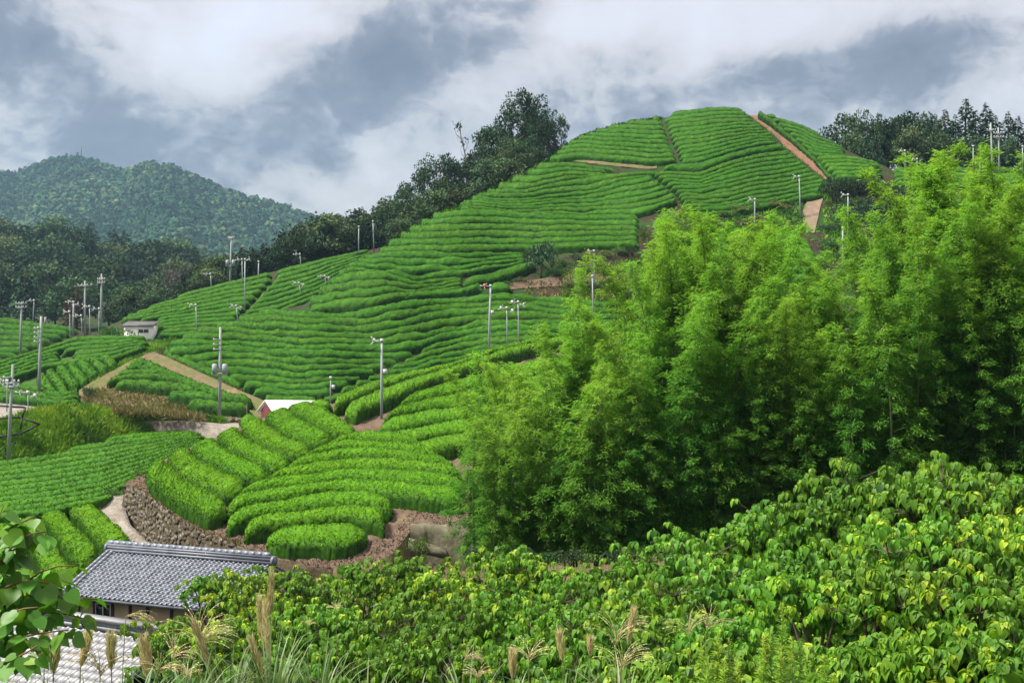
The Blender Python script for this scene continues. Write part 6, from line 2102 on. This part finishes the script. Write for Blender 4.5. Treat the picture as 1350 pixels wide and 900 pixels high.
# ------------------------------------------------------------------ pampas grass and goldenrod
def plume_px(tip, base, foot, D, label, fan=False, width=.026, arch=0.0):
    """a stem with a silky seed head between base and tip; fan = open arching head"""
    f3 = at(foot[0], foot[1], D)
    t3_, b3 = at(tip[0], tip[1], D) - f3, at(base[0], base[1], D) - f3
    o = thing('pampas_plume', label, 'pampas grass', tuple(f3), group='pampas grass plumes')
    link('stem', MB().tube([(0, 0, -.6), b3 * .5, b3, t3_ * .55 + b3 * .45], [.006, .005, .004, .002], 5).mesh('stem', M['stem']), parent=o)
    ax = t3_ - b3
    L = np.linalg.norm(ax)
    P, D_, S, W_ = [], [], [], []
    if fan:
        nst = 20
        for k in range(nst):
            a0 = H_RNG.uniform(-1.0, 1.0) + arch
            st_ = b3 + ax * H_RNG.uniform(0, .25)
            d = unit(ax) + np.array((math.sin(a0) * .9, H_RNG.normal(0, .3), 0))
            d = unit(d)
            pos = st_.copy()
            for q in range(14):
                d = unit(d + np.array((np.sign(a0) * .02, 0, -.085)))
                P.append(pos.copy())
                D_.append(d)
                S.append(L / 11)
                W_.append(.009)
                pos = pos + d * L / 14
    else:
        n_ = 260
        for k in range(n_):
            f = H_RNG.uniform(0, 1)
            r = width * math.sin(math.pi * min(.97, f * .8 + .16)) * H_RNG.uniform(.3, 1)
            a = H_RNG.uniform(0, 6.28)
            P.append(b3 + ax * f * .92 + np.array((math.cos(a) * r * .55, math.sin(a) * r * .55, 0)))
            D_.append(unit(ax) + np.array((math.cos(a), math.sin(a), 0)) * .22 + H_RNG.normal(0, .06, 3))
            S.append(H_RNG.uniform(.08, .16))
            W_.append(.008)
    P, D_, S, W_ = map(np.array, (P, D_, S, W_))
    V, Fc, T = leaves(P, D_, rand_dirs(len(P), H_RNG) + (0, -.5, 0), S, W_, CARD_V, CARD_F, np.clip(H_RNG.normal(.55, .2, len(P)), 0, 1))
    link('plume', make_mesh('plume', V, Fc, T, mat=M['plume']), parent=o)
    return o


plume_px((357.6, 760), (356, 812), (355, 890), 12, 'tallest of the three upright straw plumes')
plume_px((341, 790), (345, 848), (352, 892), 12, 'left of the three upright straw plumes')
plume_px((348.7, 795), (354, 866), (356, 895), 11.8, 'lowest right plume of the upright three')
plume_px((332, 846), (346, 892), (352, 930), 11, 'short leaning straw plume below the upright three')
plume_px((280, 806), (262, 852), (268, 940), 12, 'open arching plume fanning right in front of the shrub', fan=True, arch=.5)
plume_px((258, 795), (262, 850), (266, 940), 12, 'feathery plume rising behind the open arching one', fan=True, arch=.1)
plume_px((256, 822), (278, 880), (286, 940), 11, 'silky upright plume beside the arching fan')
plume_px((190, 845), (196, 896), (198, 950), 10, 'thick pale plume in front of the pale roof corner', width=.06)
plume_px((200, 800), (166, 812), (158, 940), 12, 'golden arching plume against the ochre house wall', fan=True, arch=.3)
plume_px((236, 838), (226, 872), (230, 940), 11, 'golden open plume right of the thick pale one', fan=True, arch=.4)
plume_px((57, 842), (58, 884), (58, 950), 8.5, 'brown-gold plume hanging low at the left over the roof', width=.035)
plume_px((74, 852), (70, 890), (70, 950), 8.5, 'thin gold plume beside the low left one')
plume_px((116, 838), (106, 880), (104, 950), 9, 'rusty leaning plume in front of the pale tiles')
plume_px((130, 842), (132, 892), (130, 950), 9, 'greenish gold plume among round leaves', fan=True)
plume_px((146, 845), (147, 885), (148, 950), 9, 'thin rusty plume right of the round leaves')
plume_px((215, 858), (208, 890), (208, 940), 10, 'small straw plume right of the roof corner', fan=True)
plume_px((250, 870), (246, 896), (246, 940), 10, 'pale straw tuft at the bottom left grass', fan=True)
plume_px((441, 792), (443, 806), (444, 880), 20, 'tiny straw plume tip between the middle shrubs', fan=True)
plume_px((408, 814), (406, 826), (406, 890), 17, 'small rusty plume tip among the left shrubs', fan=True)
plume_px((622, 848), (612, 872), (606, 940), 12, 'bent straw plume over the bottom centre leaves', fan=True, arch=.6)
plume_px((700, 838), (698, 872), (696, 940), 12, 'wide feathery plume at the bottom centre', fan=True)
plume_px((676, 866), (676, 896), (676, 940), 11, 'golden plume low at the bottom centre', width=.035)
plume_px((738, 838), (742, 872), (744, 940), 12, 'upright straw plume right of the wide feathery one', width=.035)
plume_px((632, 872), (630, 896), (630, 940), 11, 'spreading straw plume at the bottom edge', fan=True)
plume_px((818, 800), (812, 850), (812, 940), 13, 'pale fluffy seed head above the bottom plants', fan=True)
plume_px((835, 806), (828, 850), (824, 940), 13, 'slim golden plume next to the pale fluffy head')
plume_px((824, 840), (818, 886), (816, 940), 12, 'gold plume hanging under the pale fluffy head', fan=True)
plume_px((944, 796), (931, 832), (929, 880), 15, 'lone golden plume leaning right before the dark shrub', fan=True, arch=.3)
plume_px((905, 800), (909, 838), (910, 880), 15, 'grey arching plume left of the lone golden one', fan=True, arch=-.3)
plume_px((778, 848), (778, 866), (776, 920), 13, 'small straw plume left of the fluffy head')


def grass_clump(px, py, D, n, L, label):
    p0 = at(px, py, D)
    o = thing('pampas_clump', label, 'grass clump', tuple(p0), group='pampas grass clumps at the bottom')
    V, Fc, off = [], [], 0
    for k in range(n):
        a = H_RNG.uniform(0, 6.28)
        r = H_RNG.uniform(0, .22)
        b = np.array((math.cos(a) * r, math.sin(a) * r, -.3))
        h = L * H_RNG.uniform(.6, 1.15)
        sp = H_RNG.uniform(.15, .75)
        w = np.array((-math.sin(a), math.cos(a), 0)) * H_RNG.uniform(.006, .011)
        t = np.linspace(0, 1, 6)
        mid = b + np.stack([np.cos(a) * sp * t ** 1.8 * h, np.sin(a) * sp * t ** 1.8 * h, (t - .38 * sp * 1.4 * t ** 3) * h], -1)
        ww = (1 - t ** 2.5)[:, None] * w
        V.append(np.concatenate([mid - ww, mid + ww]))
        for i in range(5):
            Fc.append((off + i, off + i + 1, off + 6 + i + 1, off + 6 + i))
        off += 12
    T = np.repeat(np.clip(H_RNG.normal(.5, .25, n), 0, 1), 12)
    link('blades', make_mesh('blades', np.vstack(V), np.array(Fc), T, mat=M['blade']), parent=o, kind='stuff')


for k, (px, py, D, n, L) in enumerate(((355, 912, 11, 80, 1.0), (300, 912, 11, 80, .8), (240, 915, 10, 70, .7), (420, 915, 12, 60, .9), (480, 915, 12, 40, .7), (180, 920, 9.5, 60, .6), (60, 925, 8, 60, .5), (120, 925, 8.5, 60, .5),
                                       (610, 920, 12, 40, .8), (670, 920, 12, 50, .6), (740, 918, 12, 50, .7), (820, 918, 12, 60, .8), (770, 930, 11, 40, .6), (540, 925, 12, 40, .6), (-10, 925, 8, 60, .5))):
    grass_clump(px, py, D, n, L, 'clump of arching pampas blades along the bottom edge, %s one by position from the left' % ordinal(sorted([355, 300, 240, 420, 480, 180, 60, 120, 610, 670, 740, 820, 770, 540, -10]).index(px) + 1))


def goldenrod_mesh(rng):
    st = MB().tube([(0, 0, -.5), (0.01, 0, .6), (.02, .01, 1.25)], [.008, .006, .002], 5)
    P, D_, S = [], [], []
    for z in np.linspace(.1, 1.25, 110):
        for q in range(3):
            a = rng.uniform(0, 6.28)
            P.append((.02 * z, 0, z))
            D_.append((math.cos(a), math.sin(a), rng.uniform(.15, .9)))
            S.append((.17 * (1.32 - z) ** .6 + .02) * rng.uniform(.7, 1.2))
    P, D_, S = np.array(P), np.array(D_), np.array(S)
    V, Fc, T = leaves(P, D_, np.array((0, 0, 1.0)) + rand_dirs(len(P), rng) * .3, S, S * .17, CARD_V, CARD_F, np.clip(.35 + P[:, 2] * .35 + rng.normal(0, .12, len(P)), 0, 1))
    return st.mesh('stem', M['stem']), make_mesh('foliage', V, Fc, T, mat=M['goldenrod'])


GOLD = [goldenrod_mesh(H_RNG) for _ in range(3)]
for k, (px, ty, D) in enumerate(sorted(((945, 832, 12), (960, 842, 12), (925, 850, 12), (1030, 796, 12.5), (1018, 830, 12), (1045, 838, 12), (1005, 838, 12), (1058, 842, 12.5), (975, 872, 11), (955, 868, 11), (1088, 862, 12), (935, 862, 11.5),
                                        (1028, 850, 11.5), (1062, 866, 11.5), (1000, 868, 11)))):
    p = at(px, ty, D)
    sc = H_RNG.uniform(.72, .9)
    o = thing('goldenrod', 'feathery yellow-green goldenrod stalk in the bottom right, %s from the left' % ordinal(k + 1), 'goldenrod', (p[0], p[1], p[2] - 1.25 * sc), H_RNG.uniform(0, 6), 'goldenrod stalks at the bottom right', sc)
    for nm, me in zip(('stem', 'foliage'), GOLD[k % 3]):
        link(nm, me, parent=o, kind='stuff' if nm == 'foliage' else None)
# low ground cover filling the slope under the shrubs
n_ = 22000
gx, gy = H_RNG.uniform(-9, 17, n_), H_RNG.uniform(7, 36, n_)
ok = np.abs(gx) < gy * .5
gx, gy = gx[ok], gy[ok]
gzv = CZ + base_z(gx, gy) + H_RNG.uniform(0, .35, len(gx))
S = H_RNG.uniform(.10, .24, len(gx))
V, Fc, T = leaves(np.stack([gx, gy, gzv], -1), unit(H_RNG.normal(0, 1, (len(gx), 3)) + (0, -.3, .4)), rand_dirs(len(gx), H_RNG) + (0, 0, 1.5), S, S * .8, HEART_V, HEART_F, np.clip(H_RNG.normal(.35, .2, len(gx)), 0, 1))
link('ground_cover', make_mesh('ground_cover', V, Fc, T, mat=M['mallotus']), kind='stuff')

# ------------------------------------------------------------------ air
zlo, zhi = CZ - 16.5, 420.0
me = MB().box((0, 1195, (zlo + zhi) / 2), (3000, 2590, zhi - zlo)).mesh('haze', None)
hm = bpy.data.materials.new('haze')
hm.use_nodes = True
HT_ = NT(hm.node_tree)
HT_.n.clear()
pv = HT_.node('ShaderNodeVolumePrincipled')
pv.inputs['Color'].default_value = (.46, .75, 1.0, 1)
pv.inputs['Density'].default_value = 0.00013
pv.inputs['Anisotropy'].default_value = 0.2
ho = HT_.node('ShaderNodeOutputMaterial')
HT_.l.new(pv.outputs[0], ho.inputs['Volume'])
me.materials.clear()
me.materials.append(hm)
link('haze', me, kind='stuff')
